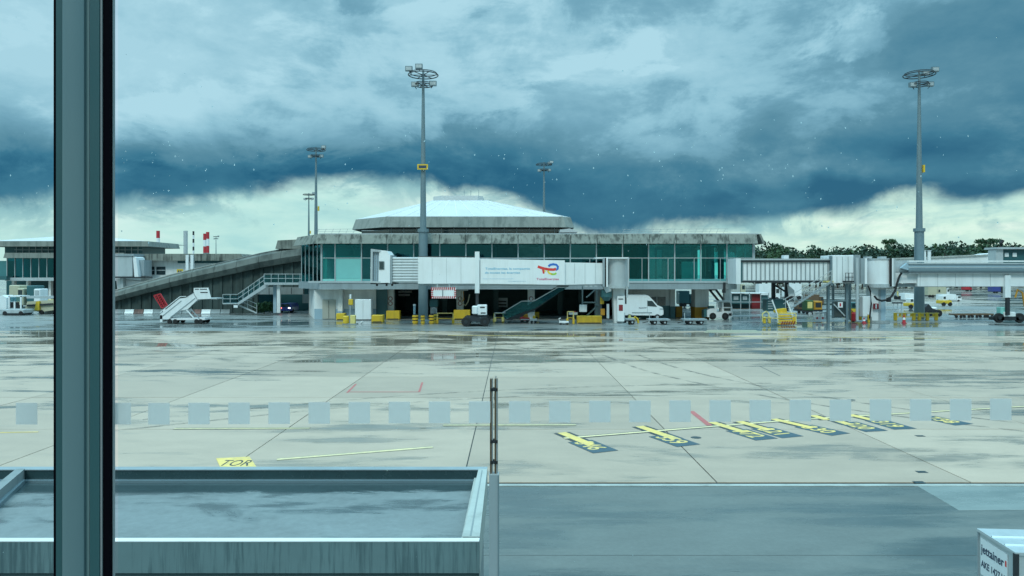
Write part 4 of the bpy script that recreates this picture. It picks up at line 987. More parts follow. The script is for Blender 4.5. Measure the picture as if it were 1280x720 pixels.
MB().pbox(1098.5, 1100, 362, 404, 84.83, .1).build('pedestal_edge', 'grey_metal', RB); MB().pbox(1101, 1107, 362, 404, 84.8, .15).build('pedestal_face', 'blue_dado', RB)
sb = MB().pbox(1078.5, 1090, 370.5, 396, 84.2, .9, .04).build('switch_cabinet', 'white_paint', RB)
fs_ = MB().pbox(1091.8, 1098.4, 379.5, 386.5, 84.6, .1).build('fire_notice', 'red_dark', RB); MB().pbox(1094.4, 1096, 380.5, 385.5, 84.57, .03).build('flame_mark', 'white_clean', fs_)
MB().ptube([(1127, 341), (1124, 346), (1121, 355), (1119, 363), (1114, 371), (1108, 375), (1102, 376), (1096, 374), (1093, 370)], Yc - .2, .12, 8).build('hose', 'black_rubber', RB, smooth=True)
MB().ptube([(1085, 357), (1088, 364), (1089, 380), (1087, 398)], Yc - .1, .09, 8).build('hose', 'black_rubber', RB, smooth=True)
MB().pbox(1110, 1114, 372.5, 377.5, Yc - .4, .4).build('hose_clamp', 'black', RB)
for px in (1036, 1059): MB().pbox(px - 1.4, px + 1.4, 355, 403.5, Yc, .35).build('leg', 'mast_steel', RB)
for px in (1042, 1063): MB().pbox(px - 1, px + 1, 355, 400, Yc + 2.4, .3).build('leg', 'mast_steel', RB)
MB().pbox(1037, 1059, 375.5, 376.8, Yc + .02, .2).build('cross_bar', 'mast_steel', RB); MB().pbar((1042, 380), (1056, 395), Yc, .12).build('brace', 'light_metal', RB)
np_ = MB().pbox(1043, 1057, 376.8, 397, Yc + .1, .1).build('dark_panel', 'window_dark', RB); MB().pbox(1047.5, 1053.5, 377.5, 384.5, Yc + .06, .04).build('notice', 'white_clean', np_)
MB().pbox(1049.5, 1051.5, 379, 383, Yc + .04, .02).build('notice_mark', 'red', np_)
MB().pbox(1036, 1060, 398, 399.5, Yc + .02, .2).build('cross_bar', 'light_metal', RB)
for px in (967.5, 984): MB().pbox(px - 2, px + 2, 353, 389, 87.5, .4).build('leg', 'dark_metal', RB)
MB().pbar((968, 356), (984, 366), 87.4, .18).build('brace', 'dark_metal', RB)
# stairs up to the cabin
MB().pprism([(1040, 350), (1041, 352.4), (988, 387), (985, 387)][::-1], Yc - .4, .12).build('stringer', 'light_metal', RB)
MB().pprism([(1040, 350), (1041, 352.4), (988, 387), (985, 387)][::-1], Yc - 1.5, .12).build('stringer', 'grey_metal', RB)
for i in range(17):
    px = 989 + i * 3.1; py = 385 - i * 1.98; MB().pbox(px - 1, px + 3.2, py - .4, py, Yc - 1.45, 1.1).build('tread', 'light_metal', RB)
for o_, yy in ((12, Yc - 1.5), (7, Yc - 1.5), (12, Yc - .4), (7, Yc - .4)):
    MB().pbar((979, 387 - o_), (1040, 350 - o_), yy, .06).build('handrail', 'light_metal', RB)
for i in range(6):
    px = 982 + i * 11.5; py = 386 - i * 7; MB().pbar((px, py), (px, py - 12), Yc - 1.5, .06).build('rail_post', 'light_metal', RB)
MB().pprism([(984, 355), (993, 363), (993, 370), (986, 370)][::-1], Yc + 1.2, .1).build('white_sheet', 'white_clean', RB)
MB().pbox(1033, 1042, 351, 353, Yc - 1.4, 1.2).build('stair_landing', 'yellow_pale', RB)
# right bogie
MB().pbox(1256.5, 1263.5, 344, 372, Yc - .35, .4).build('lift_column', 'white_paint', RB); MB().pbox(1258.5, 1262.5, 372, 394, Yc - .3, .3).build('lift_leg', 'dark_metal', RB)
MB().pbox(1255, 1270, 390, 396, Yc, 1, .05).build('motor_cover', 'white_paint', RB); MB().pbox(1251, 1258, 384, 393, Yc + .2, .8, .05).build('hydraulic_unit', 'turquoise', RB)
MB().pbox(1247, 1277, 396.5, 400.5, Yc, 1.6).build('axle_beam', 'dark_metal', RB)
for px in (1248.5, 1274):
    w_ = MB().wheel(X(px, Yc + .2), Yc + .2, .55, .55, .4).build('wheel', 'black_rubber', RB); MB().wheel(X(px, Yc + .2), Yc + .18, .55, .22, .42).build('rim', 'dark_metal', w_)
MB().ptube([(1269, 372), (1272, 362), (1278, 366), (1281, 384)], Yc, .1, 8).build('hose', 'orange', RB)
MB().lathe(cx2, 85.5, [(1.35, 0), (1.25, .2)], 20).build('base_plate', 'concrete_grey', RB)

# ------------------------------------------------------------ aircraft boarding stairs on wheels
PS = thing('passenger_stairs', 'white mobile boarding stairs with a raised red end guard', 'boarding stairs', (X(230, 82), 82, 0))
Ys = 82.0
for yy in (Ys, Ys + 2.1):
    MB().pprism([(200, 393), (224.3, 373.2), (232, 372.2), (242, 366), (247, 374.5), (234.5, 386.5), (222, 389), (211, 399), (200, 399)][::-1], yy, .08).build('side_panel', 'white_clean', PS)
    MB().pbar((200, 390.6), (225, 370.8), yy - .04, .07).build('handrail', 'white_clean', PS)
    MB().pbar((225, 370.8), (233, 370.4), yy - .04, .07).build('handrail', 'white_clean', PS)
    MB().pbar((233, 370.4), (242, 364.8), yy - .04, .07).build('handrail', 'dark_metal', PS)
    MB().pbar((203, 395), (226.5, 376), yy - .03, .04).build('panel_trim', 'grey_metal', PS)
    MB().pbar((213, 396.5), (244, 372.5), yy - .03, .05).build('panel_trim', 'grey_metal', PS)
    g = MB().pprism([(242.2, 360), (260.3, 359.6), (264, 373.4), (246, 374.4), (242, 367)][::-1], yy, .08).build('cabin_side', 'white_clean', PS)
    MB().pbox(243.5, 248.5, 361.0, 362.0, yy - .02, .02).build('slot', 'dark_metal', g); MB().pbox(249.8, 258.5, 361.0, 362.0, yy - .02, .02).build('slot', 'dark_metal', g); MB().pbox(250.4, 259.6, 365, 366.2, yy - .02, .02).build('slot', 'dark_metal', g)
    MB().pbar((233, 387), (243.5, 399), yy + .1, .13).build('lift_strut', 'white_clean', PS)
    MB().pbar((238.5, 386), (249, 398), yy + .1, .10).build('lift_strut', 'grey_metal', PS)
for i in range(15):
    px = 203 + i * 2.9; py = 397.5 - i * 1.75; MB().pbox(px, px + 2.9, py - .5, py, Ys + .08, 2.0).build('tread', 'grey_metal', PS)
MB().pbox(246, 271, 372.6, 374.0, Ys + .05, 2.0).build('platform', 'light_metal', PS)
MB().pbox(202, 256, 397.6, 400, Ys + .1, 1.9).build('chassis', 'white_clean', PS)
MB().pbox(200, 203, 394, 402.5, Ys, 2.1).build('front_bumper', 'white_clean', PS)
for px in (211.5, 218.5, 245.3, 250.2):
    for yy in (Ys + .15, Ys + 2.0):
        w_ = MB().wheel(X(px, Ys), yy, .27, .27, .2).build('wheel', 'black_rubber', PS)
MB().pbar((236, 390), (241, 397), Ys + 1, .2).build('ram', 'dark_metal', PS)
gd = MB()
def rbar(a, b, w=.12): gd.pbar(a, b, Ys + .3, w, .12)
for a, b in (((192.5, 369.5), (200.5, 367.3)), ((200.5, 367.3), (209, 381.5)), ((209, 381.5), (202.5, 385)), ((202.5, 385), (192.5, 369.5)), ((196.2, 368.6), (205.5, 383.5))): rbar(a, b)
for k in range(5):
    t_ = (k + 1) / 6; rbar((192.5 + 10 * t_, 369.5 + 15.5 * t_), (200.5 + 8.5 * t_, 367.3 + 14.2 * t_), .07)
gd.build('end_guard', 'red', PS)
MB().pprism([(194.5, 370), (200, 368.5), (207.5, 381), (202.8, 383.5)][::-1], Ys + .4, .03).build('guard_mesh', 'red_dark', PS)

# ------------------------------------------------------------ van, tractor, dollies
VN = thing('delivery_van', 'white high-roof van parked under the concourse behind the bridge column', 'van', (X(807, 89), 89, 0))
Yv = 89.0
MB().pprism([(779, 394), (779, 370), (782, 368.3), (806, 368.2), (811, 369.6), (815, 373.8), (822, 381.6), (828, 384), (829.3, 388), (829.3, 393), (826.5, 394.4)][::-1], Yv, 2.0).build('body', 'white_clean', VN)
MB().pprism([(809.3, 376), (815.2, 376), (821.4, 383.4), (809.6, 382.6)][::-1], Yv - .03, .05).build('side_window', 'window_dark', VN)
MB().pprism([(815.6, 374.6), (817, 376), (822.6, 381.9), (821.8, 381.9)][::-1], Yv + .1, 1.8).build('windscreen', 'window_dark', VN)
MB().pbox(790, 815, 390.2, 391.3, Yv - .04, .05).build('rubbing_strip', 'grey_metal', VN)
MB().pbox(824.5, 828.8, 385.3, 387.2, Yv - .02, .2).build('headlight', 'light_metal', VN)
MB().pbox(809, 809.4, 375, 391, Yv - .012, .02).build('door_seam', 'grey_metal', VN)
mbt, w = text_mb('NAVY', 1.0, lambda x, y, z: (x, -z, y), .004, 1.0, True)
sc = (X(809, Yv) - X(799, Yv)) / w; mbt.v = [(X(798.5, Yv) + a * sc, Yv - .01 + b, Z(385.8, Yv) + c * .24) for a, b, c in mbt.v]; mbt.build('lettering', 'text_dark', VN)
for px in (787, 821.7):
    w_ = MB().wheel(X(px, Yv), Yv + .1, .36, .36, .24).build('wheel', 'black_rubber', VN); MB().wheel(X(px, Yv), Yv + .08, .36, .18, .26).build('rim', 'light_metal', w_)
    MB().wheel(X(px, Yv), Yv + 1.85, .36, .36, .24).build('wheel', 'black_rubber', VN)

TR = thing('baggage_tractor', 'white baggage tractor with open cab beside the concourse column', 'tractor', (X(897, 90), 90, 0))
Yt = 90.0
MB().pprism([(884, 396), (884, 388), (889, 385.6), (896, 385.6), (896, 390), (903, 390), (903, 385), (914, 385), (915.6, 390), (915.6, 396.4), (912, 397.2), (890, 397.2)][::-1], Yt, 1.5).build('body', 'white_clean', TR)
for a, b in (((903.6, 386), (903.6, 376.6)), ((903.6, 376.8), (913, 376.8)), ((913, 376.8), (915, 386)), ((896.5, 386), (896.5, 377)), ((896.5, 377), (904, 377))):
    for yy in (Yt + .08, Yt + 1.4): MB().pbar(a, b, yy, .13).build('cab_pillar', 'white_clean', TR)
MB().pbox(896, 914, 376, 377.2, Yt, 1.5).build('cab_roof', 'white_clean', TR)
MB().pprism([(904.5, 378.2), (912.4, 378.2), (913.6, 383.6), (904.5, 383.6)][::-1], Yt + .04, .03).build('cab_window', 'window_dark', TR)
MB().pprism([(897.5, 378.4), (902.5, 378.4), (902.5, 384.5), (897.5, 384.5)][::-1], Yt + .5, .5).build('seat', 'light_metal', TR)
MB().pbox(905, 913.3, 385.2, 388.6, Yt - .03, .05).build('door_window', 'window_dark', TR)
MB().pbox(910.8, 914.6, 391.5, 394.6, Yt - .03, .05).build('headlight', 'black', TR)
MB().pbar((903.5, 384.6), (915, 384.6), Yt - .02, .1).build('door_rail', 'white_clean', TR)
for px, r_ in ((891, .42), (906.6, .42)):
    w_ = MB().wheel(X(px, Yt), Yt + .1, r_, r_, .3).build('wheel', 'black_rubber', TR); MB().wheel(X(px, Yt), Yt + .08, r_, .18, .32).build('rim', 'dark_metal', w_)
MB().pprism([(880, 397), (880, 388), (884, 386), (884, 396)][::-1], Yt + .2, 1.1).build('rear_grille', 'teal_panel', TR)
MB().pbox(886, 893, 382.5, 385.6, Yt + .5, .6).build('load_box', 'teal_panel', TR)

def make_dolly(label, px0, px1, Yd):
    t_ = thing('cargo_dolly', label, 'trailer', (X((px0 + px1) / 2, Yd), Yd, 0), 'empty flat dollies')
    yb_ = HZ + EYE * F / Yd
    MB().pbox(px0, px1, yb_ - 7.2, yb_ - 5.4, Yd, 1.6).build('deck', 'grey_metal', t_)
    L = px1 - px0
    for f_ in (.28, .75):
        w_ = MB().wheel(X(px0 + L * f_, Yd), Yd + .1, .25, .25, .18).build('wheel', 'black_rubber', t_); MB().wheel(X(px0 + L * f_, Yd), Yd + .08, .25, .1, .2).build('rim', 'light_metal', w_)
        MB().wheel(X(px0 + L * f_, Yd), Yd + 1.5, .25, .25, .18).build('wheel', 'black_rubber', t_)
        MB().pbox(px0 + L * f_ - 3, px0 + L * f_ + 3, yb_ - 5.4, yb_ - 3, Yd + .2, 1.2).build('axle', 'dark_metal', t_)
    MB().pbar((px0 + 1, yb_ - 6), (px0 + .6, yb_ - 15), Yd + .1, .07).build('end_rail', 'light_metal', t_)
    MB().pbar((px0 + 1, yb_ - 6), (px0 + .6, yb_ - 15), Yd + 1.5, .07).build('end_rail', 'light_metal', t_)
    MB().pbar((px0 - 1, yb_ - 4), (px0 - 8, yb_ - 2.5), Yd + .8, .08).build('tow_bar', 'dark_metal', t_)
    return t_
make_dolly('empty flat dolly in front of the van', 811, 838, 80.5)
make_dolly('empty flat dolly in front of the tractor', 855, 884, 80.5)
make_dolly('empty flat dolly at the foot of the bridge rotunda column', 780, 794, 81)

# ------------------------------------------------------------ yellow blocks, bollards, small equipment
def block(label, px0, px1, py0, py1, m='yellow', dep=1.2, grp='yellow concrete ballast blocks'):
    Yk = GY(py1); t_ = thing('ballast_block', label, 'concrete block', (X((px0 + px1) / 2, Yk), Yk, 0), grp)
    MB().pbox(px0, px1, py0, py1, Yk, dep, .05).build('block_body', m, t_)
    MB().pbox(px0 + 1.5, px1 - 1.5, py1 - 1.4, py1 - .4, Yk - .01, .02).build('fork_slot', 'dark_metal', t_)
block('yellow block right of the beige door', 420, 430.5, 391.8, 400.4)
block('yellow block right of the white cabinet', 464.2, 478.5, 394, 403.2)
block('yellow block at the foot of the leftmost signed column', 482.5, 499.5, 388.5, 399.6)
block('yellow block at the foot of the second signed column, behind the bridge wheels', 567, 587.5, 387.5, 399.6)
block('yellow block partly behind the red service cart', 661, 674, 390.2, 397.5)
block('long yellow ribbed barrier block left of the rotunda column', 721.5, 752.5, 395.0, 404.6)
block('yellow block on legs beside the two dollies', 837, 847.4, 387.3, 395.0, dep=.5)
for k in range(8): pass
YC = GY(405.5)
cabt = thing('yellow_hydrant_post', 'yellow post cluster with signal head before the white cabinet', 'bollard', (X(438, YC), YC, 0))
MB().ptube([(438, 368), (438, 403)], YC, .1, 8).build('post', 'grey_metal', cabt)
MB().pbox(435.4, 441, 374, 381.4, YC - .15, .3, .05).build('signal_head', 'yellow', cabt); MB().pbox(436.8, 439, 368, 373.6, YC - .1, .2, .03).build('white_cap', 'white_clean', cabt)
MB().lathe(X(432.5, YC), YC, [(.30, 0.05), (.34, .2), (.34, .85), (.25, .95)], 12).build('tank', 'yellow', cabt)
MB().pbox(437.5, 444, 394, 406, YC - .2, .5, .06).build('pump_housing', 'yellow_pale', cabt)
MB().pbox(428, 446, 404.5, 406.2, YC - .3, .8).build('base', 'concrete_grey', cabt)
wcb = thing('white_cabinet', 'plain white utility cabinet in front of the blue-based wall', 'cabinet', (X(453, 88.8), 88.8, 0))
MB().pbox(443.7, 463.8, 374.2, 399.5, 88.4, 1.3, .04).build('body', 'white_clean', wcb); MB().pbox(453.5, 453.9, 375, 398.5, 88.38, .02).build('door_seam', 'light_metal', wcb)
MB().pbox(444.5, 463, 399.5, 400.6, 88.5, 1.2).build('plinth', 'dark_metal', wcb)
MB().ptube([(455, 407), (452.5, 406.5), (451.5, 403.5), (453.5, 401.6)], 82, .1, 8).build('cable_bend', 'white_clean', tag(thing('white_hose', 'short bent white hose lying before the white cabinet', 'hose', (X(453, 82), 82, 0))))

def bollard(label, px, py1, w=3.4):
    Yk = GY(py1); t_ = thing('ringed_bollard', label, 'bollard', (X(px, Yk), Yk, 0), 'ringed yellow bollards round the left mast')
    r_ = w / F * Yk
    prof = [(r_ * .8, 0)]
    for k in range(3):
        z = .1 + k * .32; prof += [(r_ * .75, z), (r_, z + .05), (r_, z + .2), (r_ * .75, z + .25)]
    MB().lathe(X(px, Yk), Yk, prof, 14).build('bollard_body', 'yellow', t_)
    for k in range(3):
        z = .1 + k * .32; MB().lathe(X(px, Yk), Yk, [(r_ * .8, z + .24), (r_ * .8, z + .33)], 14).build('dark_band', 'dark_metal', t_)
bollard('ringed yellow bollard left of the left mast', 519, 405, 3.8)
bollard('ringed yellow bollard directly before the left mast', 528.5, 405.5, 2.8)
bollard('ringed yellow bollard right of the left mast', 539.5, 405, 3.4)
bollard('ringed yellow bollard beside the yellow hoop rail', 545, 403.5, 3.0)
pp = thing('purple_pipe', 'thin lilac pipe standing behind the leftmost ringed bollard', 'pipe', (X(518, 86), 86, 0)); MB().ptube([(518, 381), (518, 396)], 86, .13, 8).build('pipe_body', 'blue_dado', pp); MB().ptube([(518, 380.4), (518, 382)], 86, .16, 8).build('pipe_cap', 'white_clean', pp)

def hoop(label, px0, px1, py0, py1, m='yellow', legs=True, midrail=True, name='safety_rail', grp='yellow safety rails'):
    Yk = GY(py1); t_ = thing(name, label, 'railing', (X((px0 + px1) / 2, Yk), Yk, 0), grp)
    MB().pbar((px0, py0), (px1, py0), Yk, .09).build('top_rail', 'yellow_pale', t_)
    for px in (px0, px1):
        MB().pbar((px, py0), (px, py1), Yk, .09).build('post', 'yellow_pale', t_)
        if legs: MB().pbox(px - 1.4, px + 1.4, (py0 + py1) / 2 + 1, py1, Yk - .15, .3, .03).build('post_sleeve', m, t_)
    if midrail: MB().pbar((px0, (py0 + py1) / 2), (px1, (py0 + py1) / 2), Yk, .07).build('mid_rail', m, t_)
hoop('yellow hoop rail right of the left mast bollards', 546.5, 566.3, 391.5, 404.5)
hoop('white-topped rail on yellow feet right of the bridge wheels', 617.5, 629, 391.5, 402.6)
hoop('pale rail with hanging panel left of the ribbed yellow block', 709.3, 717, 389.5, 405)
Yk = 83; t_ = thing('red_white_panel', 'small red and white panel behind the pale rail', 'sign', (X(716, Yk), Yk, 0))
MB().pbox(711, 722, 390.5, 393.5, Yk, .1).build('panel', 'white_clean', t_); MB().pbox(712, 720, 389, 390.5, Yk, .1).build('red_edge', 'red', t_); MB().pbox(715.8, 717.4, 393.5, 404, Yk, .1).build('stand', 'yellow_pale', t_)
# small red and white service cart
def cart(label, px0, px1, py0, py1, cbody, ctop, name='service_cart', m2='white_clean', grp=None):
    Yk = GY(py1); t_ = thing(name, label, 'cart', (X((px0 + px1) / 2, Yk), Yk, 0), grp); L = px1 - px0; h = py1 - py0
    MB().pprism([(px0, py1 - h * .2), (px0, py0 + h * .45), (px0 + L * .3, py0 + h * .35), (px1, py0 + h * .45), (px1, py1 - h * .2)][::-1], Yk, 1.1).build('body', cbody, t_)
    MB().pprism([(px0 + L * .35, py0 + h * .38), (px0 + L * .45, py0), (px0 + L * .8, py0), (px0 + L * .85, py0 + h * .4)][::-1], Yk + .1, .9).build('cover', ctop, t_)
    MB().pbox(px0 + L * .05, px0 + L * .95, py1 - h * .42, py1 - h * .3, Yk - .03, .04).build('stripe', m2, t_)
    for f_ in (.22, .78):
        MB().wheel(X(px0 + L * f_, Yk), Yk + .05, h * .2 / F * Yk, h * .2 / F * Yk, .15, n=10).build('wheel', 'black_rubber', t_)
        MB().wheel(X(px0 + L * f_, Yk), Yk + 1.0, h * .2 / F * Yk, h * .2 / F * Yk, .15, n=10).build('wheel', 'black_rubber', t_)
cart('low red and white service cart under the bridge stairs', 650, 662, 393, 403, 'red', 'orange')
cart('low white service cart with yellow cover under the bridge stairs', 663, 671, 395, 403.5, 'white_clean', 'yellow')
Yk = GY(406); sk = thing('towing_trolley', 'small white trolley with upright handle left of the pale rail', 'trolley', (X(704, Yk), Yk, 0))
MB().pbox(699, 711, 401.5, 404, Yk, .6, .03).build('deck', 'white_clean', sk); MB().ptube([(700, 402), (698.5, 398.5), (701, 397.6)], Yk + .2, .06, 6).build('handle', 'white_clean', sk)
for px in (701, 709): MB().wheel(X(px, Yk), Yk + .05, .12, .12, .1, n=10).build('wheel', 'black_rubber', sk)
# teal machine and small things left of second column
Yk = 90; gm = thing('ground_power_unit', 'grey-teal ground unit standing behind the left mast', 'ground unit', (X(541, Yk), Yk, 0))
MB().pbox(537, 547, 374, 383.5, Yk, 1.2, .05).build('housing', 'teal_panel', gm); MB().pbox(538, 546, 383.5, 392, Yk + .2, .9).build('stand', 'grey_metal', gm); MB().ptube([(540, 386), (542, 384.5), (545, 386), (546, 392)], Yk - .1, .06, 6).build('hose', 'light_metal', gm)
for px in (539, 545): MB().wheel(X(px, Yk), Yk, .3, .3, .2).build('wheel', 'black_rubber', gm)
Yk = 90.9; ho = thing('hose_reel', 'coiled cables hanging from the box on the second signed column', 'hose reel', (X(578, Yk), Yk, 0))
MB().pbox(574, 585, 356.8, 363.5, Yk, .5, .04).build('box', 'light_metal', ho)
MB().ptube([(577, 364), (576, 372), (578, 379), (582, 382), (585, 377), (587, 368)], Yk, .08, 6).build('cable', 'beige', ho); MB().ptube([(579, 364), (580, 374), (577, 378)], Yk, .07, 6).build('cable', 'orange', ho)
# green plants/hydrant by rotunda
Yk = 82.5; hy = thing('yellow_hydrant', 'pale yellow hydrant with pipes right of the rotunda column', 'hydrant', (X(791, Yk), Yk, 0))
MB().lathe(X(787, Yk), Yk, [(.3, 0), (.3, .5), (.18, .7), (.1, 1.0)], 10).build('valve_body', 'yellow_pale', hy); MB().pbox(787, 795, 397, 402, Yk, .5, .05).build('valve_box', 'yellow_pale', hy)
MB().ptube([(791, 401), (794, 396), (797, 399), (798, 404)], Yk, .12, 8).build('pipe', 'yellow', hy)
# yellow steps at the right
Yk = GY(406.5); ys_ = thing('yellow_access_steps', 'yellow wheeled steps with striped front and white handrails', 'access steps', (X(978, Yk), Yk, 0))
for i in range(5): MB().pbox(973 + i * .3, 994 - i * .6, 403.5 - i * 3.2, 405.5 - i * 3.2, Yk + .25 * i, .28).build('step', 'yellow', ys_)
MB().pprism([(970, 388), (975, 386.5), (983, 385.5), (984, 391), (970, 391)][::-1], Yk + 1.2, .8).build('top_cover', 'yellow', ys_)
for a, b in (((965, 375), (972, 394)), ((983.5, 376), (991.5, 397)), ((972, 394), (972, 404)), ((991.5, 397), (991.5, 404))):
    MB().pbar(a, b, Yk + .3, .12).build('handrail', 'white_clean', ys_)
for a, b in (((972.5, 391.5), (995.5, 391.5)), ((973, 391.5), (973, 404)), ((995, 391.5), (995, 405)), ((953, 392), (958, 389)), ((958, 389), (961, 392)), ((953, 392), (953, 402)), ((961, 392), (961, 403)), ((953, 397), (973, 398))):
    MB().pbar(a, b, Yk - .05, .09).build('guard_rail', 'yellow_pale', ys_)
for px in (956, 962, 993.5): MB().pbox(px - 1.6, px + 1.6, 396, 404.5, Yk, .3, .04).build('foot_post', 'yellow', ys_)
for k in range(6): MB().pprism([(976 + k * 3, 406), (977.4 + k * 3, 406), (979.4 + k * 3, 401.5), (978 + k * 3, 401.5)], Yk - .1, .03).build('hazard_stripe', 'red_dark', ys_)
Yk = 83; mb_ = thing('metal_crate', 'teal metal crate behind the yellow access steps', 'crate', (X(972, 86), 86, 0))
MB().pbox(958.5, 983, 374, 389, 86, 1.5, .04).build('body', 'teal_panel', mb_)
for k in range(4): MB().pbox(960, 966, 376 + k * 3, 377.2 + k * 3, 85.97, .04).build('louvre', 'light_metal', mb_)
# white plastic barrier
Yk = GY(402); wb = thing('plastic_barrier', 'low white and red barrier in front of the steel trestle', 'barrier', (X(1024, Yk), Yk, 0))
MB().pbox(1017, 1034, 389.8, 391.6, Yk, .3, .03).build('top_beam', 'white_clean', wb); MB().pbox(1017, 1034, 396, 399, Yk, .3, .03).build('lower_beam', 'white_clean', wb)
for px in (1018.5, 1024.5, 1032.5): MB().pbox(px - 1.3, px + 1.3, 391, 397, Yk + .02, .26, .02).build('post', 'white_clean', wb)
for px in (1021.5, 1028.5): MB().pbox(px - 1, px + 1, 396.3, 398.7, Yk - .02, .04).build('red_band', 'red', wb)
MB().pbox(1011.5, 1015, 391, 395, Yk, .3, .03).build('end_lamp', 'white_clean', wb)
# red hydrant / cones / barriers by right mast
Yk = GY(402.5); rc = thing('red_extinguisher_cart', 'red fire extinguisher cart beside the right bridge pedestal', 'fire extinguisher', (X(1068, Yk), Yk, 0))
MB().lathe(X(1068, Yk), Yk, [(.28, .1), (.34, .2), (.34, .95), (.18, 1.15)], 12).build('cylinder_body', 'red', rc); MB().wheel(X(1068, Yk), Yk + .35, .22, .22, .5).build('wheel', 'black_rubber', rc)
MB().pbar((1064.5, 402), (1064.5, 387), Yk + .1, .1).build('frame', 'orange', rc); MB().pbox(1072.5, 1077.5, 385, 400, Yk + .4, .4).build('frame_box', 'yellow', rc)
for i, (px, lb) in enumerate(((1086.5, 'yellow corner post left of the right pedestal'),)):
    Yk = GY(403.5); cp = thing('corner_post', lb, 'bollard', (X(px, Yk), Yk, 0)); MB().pbox(px - 1.2, px + 1.2, 393, 403.5, Yk, .25, .03).build('post_body', 'yellow', cp); MB().pbox(px - 1.3, px + 1.3, 391.8, 393.4, Yk - .02, .29).build('post_cap', 'white_clean', cp)
def cone(label, px, py1, h):
    Yk = GY(py1); t_ = thing('traffic_cone', label, 'traffic cone', (X(px, Yk), Yk, 0), 'orange traffic cones')
    hh = h / F * Yk
    MB().box(X(px, Yk) - .22, X(px, Yk) + .22, Yk - .22, Yk + .22, 0, .05).build('cone_base', 'red', t_)
    MB().lathe(X(px, Yk), Yk, [(.19, .05), (.04, hh)], 12).build('cone_body', 'red', t_); MB().lathe(X(px, Yk), Yk, [(.155, hh * .4), (.11, hh * .65)], 12).build('reflective_band', 'white_clean', t_)
cone('orange cone with white band before the yellow barrier', 1130, 404, 11)
cone('small orange cone at the left end of the yellow barrier', 1080, 404, 7)
Ybb = GY(401)
bb = thing('yellow_barrier', 'yellow and grey rail barrier round the foot of the right mast', 'barrier', (X(1146, Ybb), Ybb, 0))
for a, b, m_ in ((1118, 1174, 'yellow_pale'),):
    for py in (391, 395.5): MB().pbox(a, b, py, py + 1.1, Ybb, .12).build('rail', m_, bb)
for px in (1120, 1131, 1143, 1150, 1160, 1171):
    MB().pbox(px - 1.8, px + 1.8, 391, 400.8, Ybb - .1, .3, .04).build('barrier_post', 'yellow', bb)
for k in range(7): MB().pbox(1124 + k * 7, 1127 + k * 7, 392.2, 395.3, Ybb + .02, .08).build('panel', 'grey_metal' if k % 2 else 'yellow', bb)

# ------------------------------------------------------------ background right: stores, trucks, far buildings
def pthing(name, label, cat, px, Yy, group=None): return thing(name, label, cat, (X(px, Yy), Yy, 0), group)
sr = pthing('equipment_store', 'long dark open rack of ground equipment beyond the concourse end', 'storage rack', 935, 118)
MB().pbox(912, 962, 386, 388.5, 118, 2).build('deck', 'brown', sr); MB().pbox(912, 962, 365.8, 367, 118, 2.2).build('roof', 'white_paint', sr)
MB().pbox(913, 960, 380, 386, 119.5, .3).build('back_panel', 'teal_dark', sr)
for px in (914, 926, 937, 951, 961): MB().pbox(px - .4, px + .4, 366, 387, 118, .15).build('post', 'light_metal', sr)
MB().pbar((914, 377.5), (961, 377.5), 117.9, .1).build('rail', 'light_metal', sr)
for i, (a, b, y0, y1, m_, lb) in enumerate(((915, 925, 368, 380, 'teal_panel', 'teal cabin with pale windows on the rack, leftmost'), (926.5, 936, 368, 380, 'teal_panel', 'teal cabin with pale windows on the rack, next to the red container'), (940, 951, 367.5, 386, 'red_dark', 'dark red container on the equipment rack'), (952, 960, 369, 386, 'green_dado', 'dark green container right of the red one'))):
    c = pthing('storage_container', lb, 'container', (a + b) / 2, 118.5, 'containers on the equipment rack')
    MB().pbox(a, b, y0, y1, 118.6, .9).build('container_body', m_, c)
    for k in range(4): MB().pbox(a + 1 + k * (b - a) / 4.3, a + 1.5 + k * (b - a) / 4.3, y0 + .5, y1 - .5, 118.55, .06).build('rib', m_, c)
    if i < 2: MB().pbox(a + 2, b - 2, y0 + 2, y0 + 7, 118.5, .05).build('window', 'light_metal', c)
def truck(label, px, Yy, wpx, hpx, mcab, mbox, faces=1):
    t_ = pthing('service_truck', label, 'truck', px, Yy, 'vehicles on the far apron')
    gb_ = HZ + EYE * F / Yy; x0, x1 = px - wpx / 2, px + wpx / 2; cab = wpx * .26
    bx0, bx1 = (x0, x1 - cab - .5) if faces > 0 else (x0 + cab + .5, x1); cx0, cx1 = (x1 - cab, x1) if faces > 0 else (x0, x0 + cab)
    MB().pbox(bx0, bx1, gb_ - hpx, gb_ - hpx * .22, Yy, 2.3).build('cargo_box', mbox, t_)
    MB().pprism([(cx0, gb_ - hpx * .18), (cx0, gb_ - hpx * .8), (cx1 - cab * .2 * faces if faces > 0 else cx0, gb_ - hpx * .8), (cx1, gb_ - hpx * .45), (cx1, gb_ - hpx * .18)][::-1], Yy, 2.2).build('cab', mcab, t_)
    MB().pbox(cx0 + cab * .3, cx1 - cab * .15, gb_ - hpx * .72, gb_ - hpx * .48, Yy - .05, .1).build('window', 'window_dark', t_)
    MB().pbox(x0, x1, gb_ - hpx * .24, gb_ - hpx * .16, Yy + .1, 2).build('chassis', 'dark_metal', t_)
    rr = hpx * .13 / F * Yy
    for f_ in (.15, .38, .85): MB().wheel(X(x0 + wpx * f_, Yy), Yy + .1, rr, rr, .3, n=10).build('wheel', 'black_rubber', t_)
truck('pale beige box truck on the far apron, left of a pair under the right bridge', 1168, 175, 16, 14, 'beige', 'beige')
truck('pale beige tanker truck on the far apron, right of a pair under the right bridge', 1180, 182, 14, 13, 'white_clean', 'beige')
truck('white pickup crossing the far apron', 1190, 150, 24, 9, 'white_clean', 'white_paint')
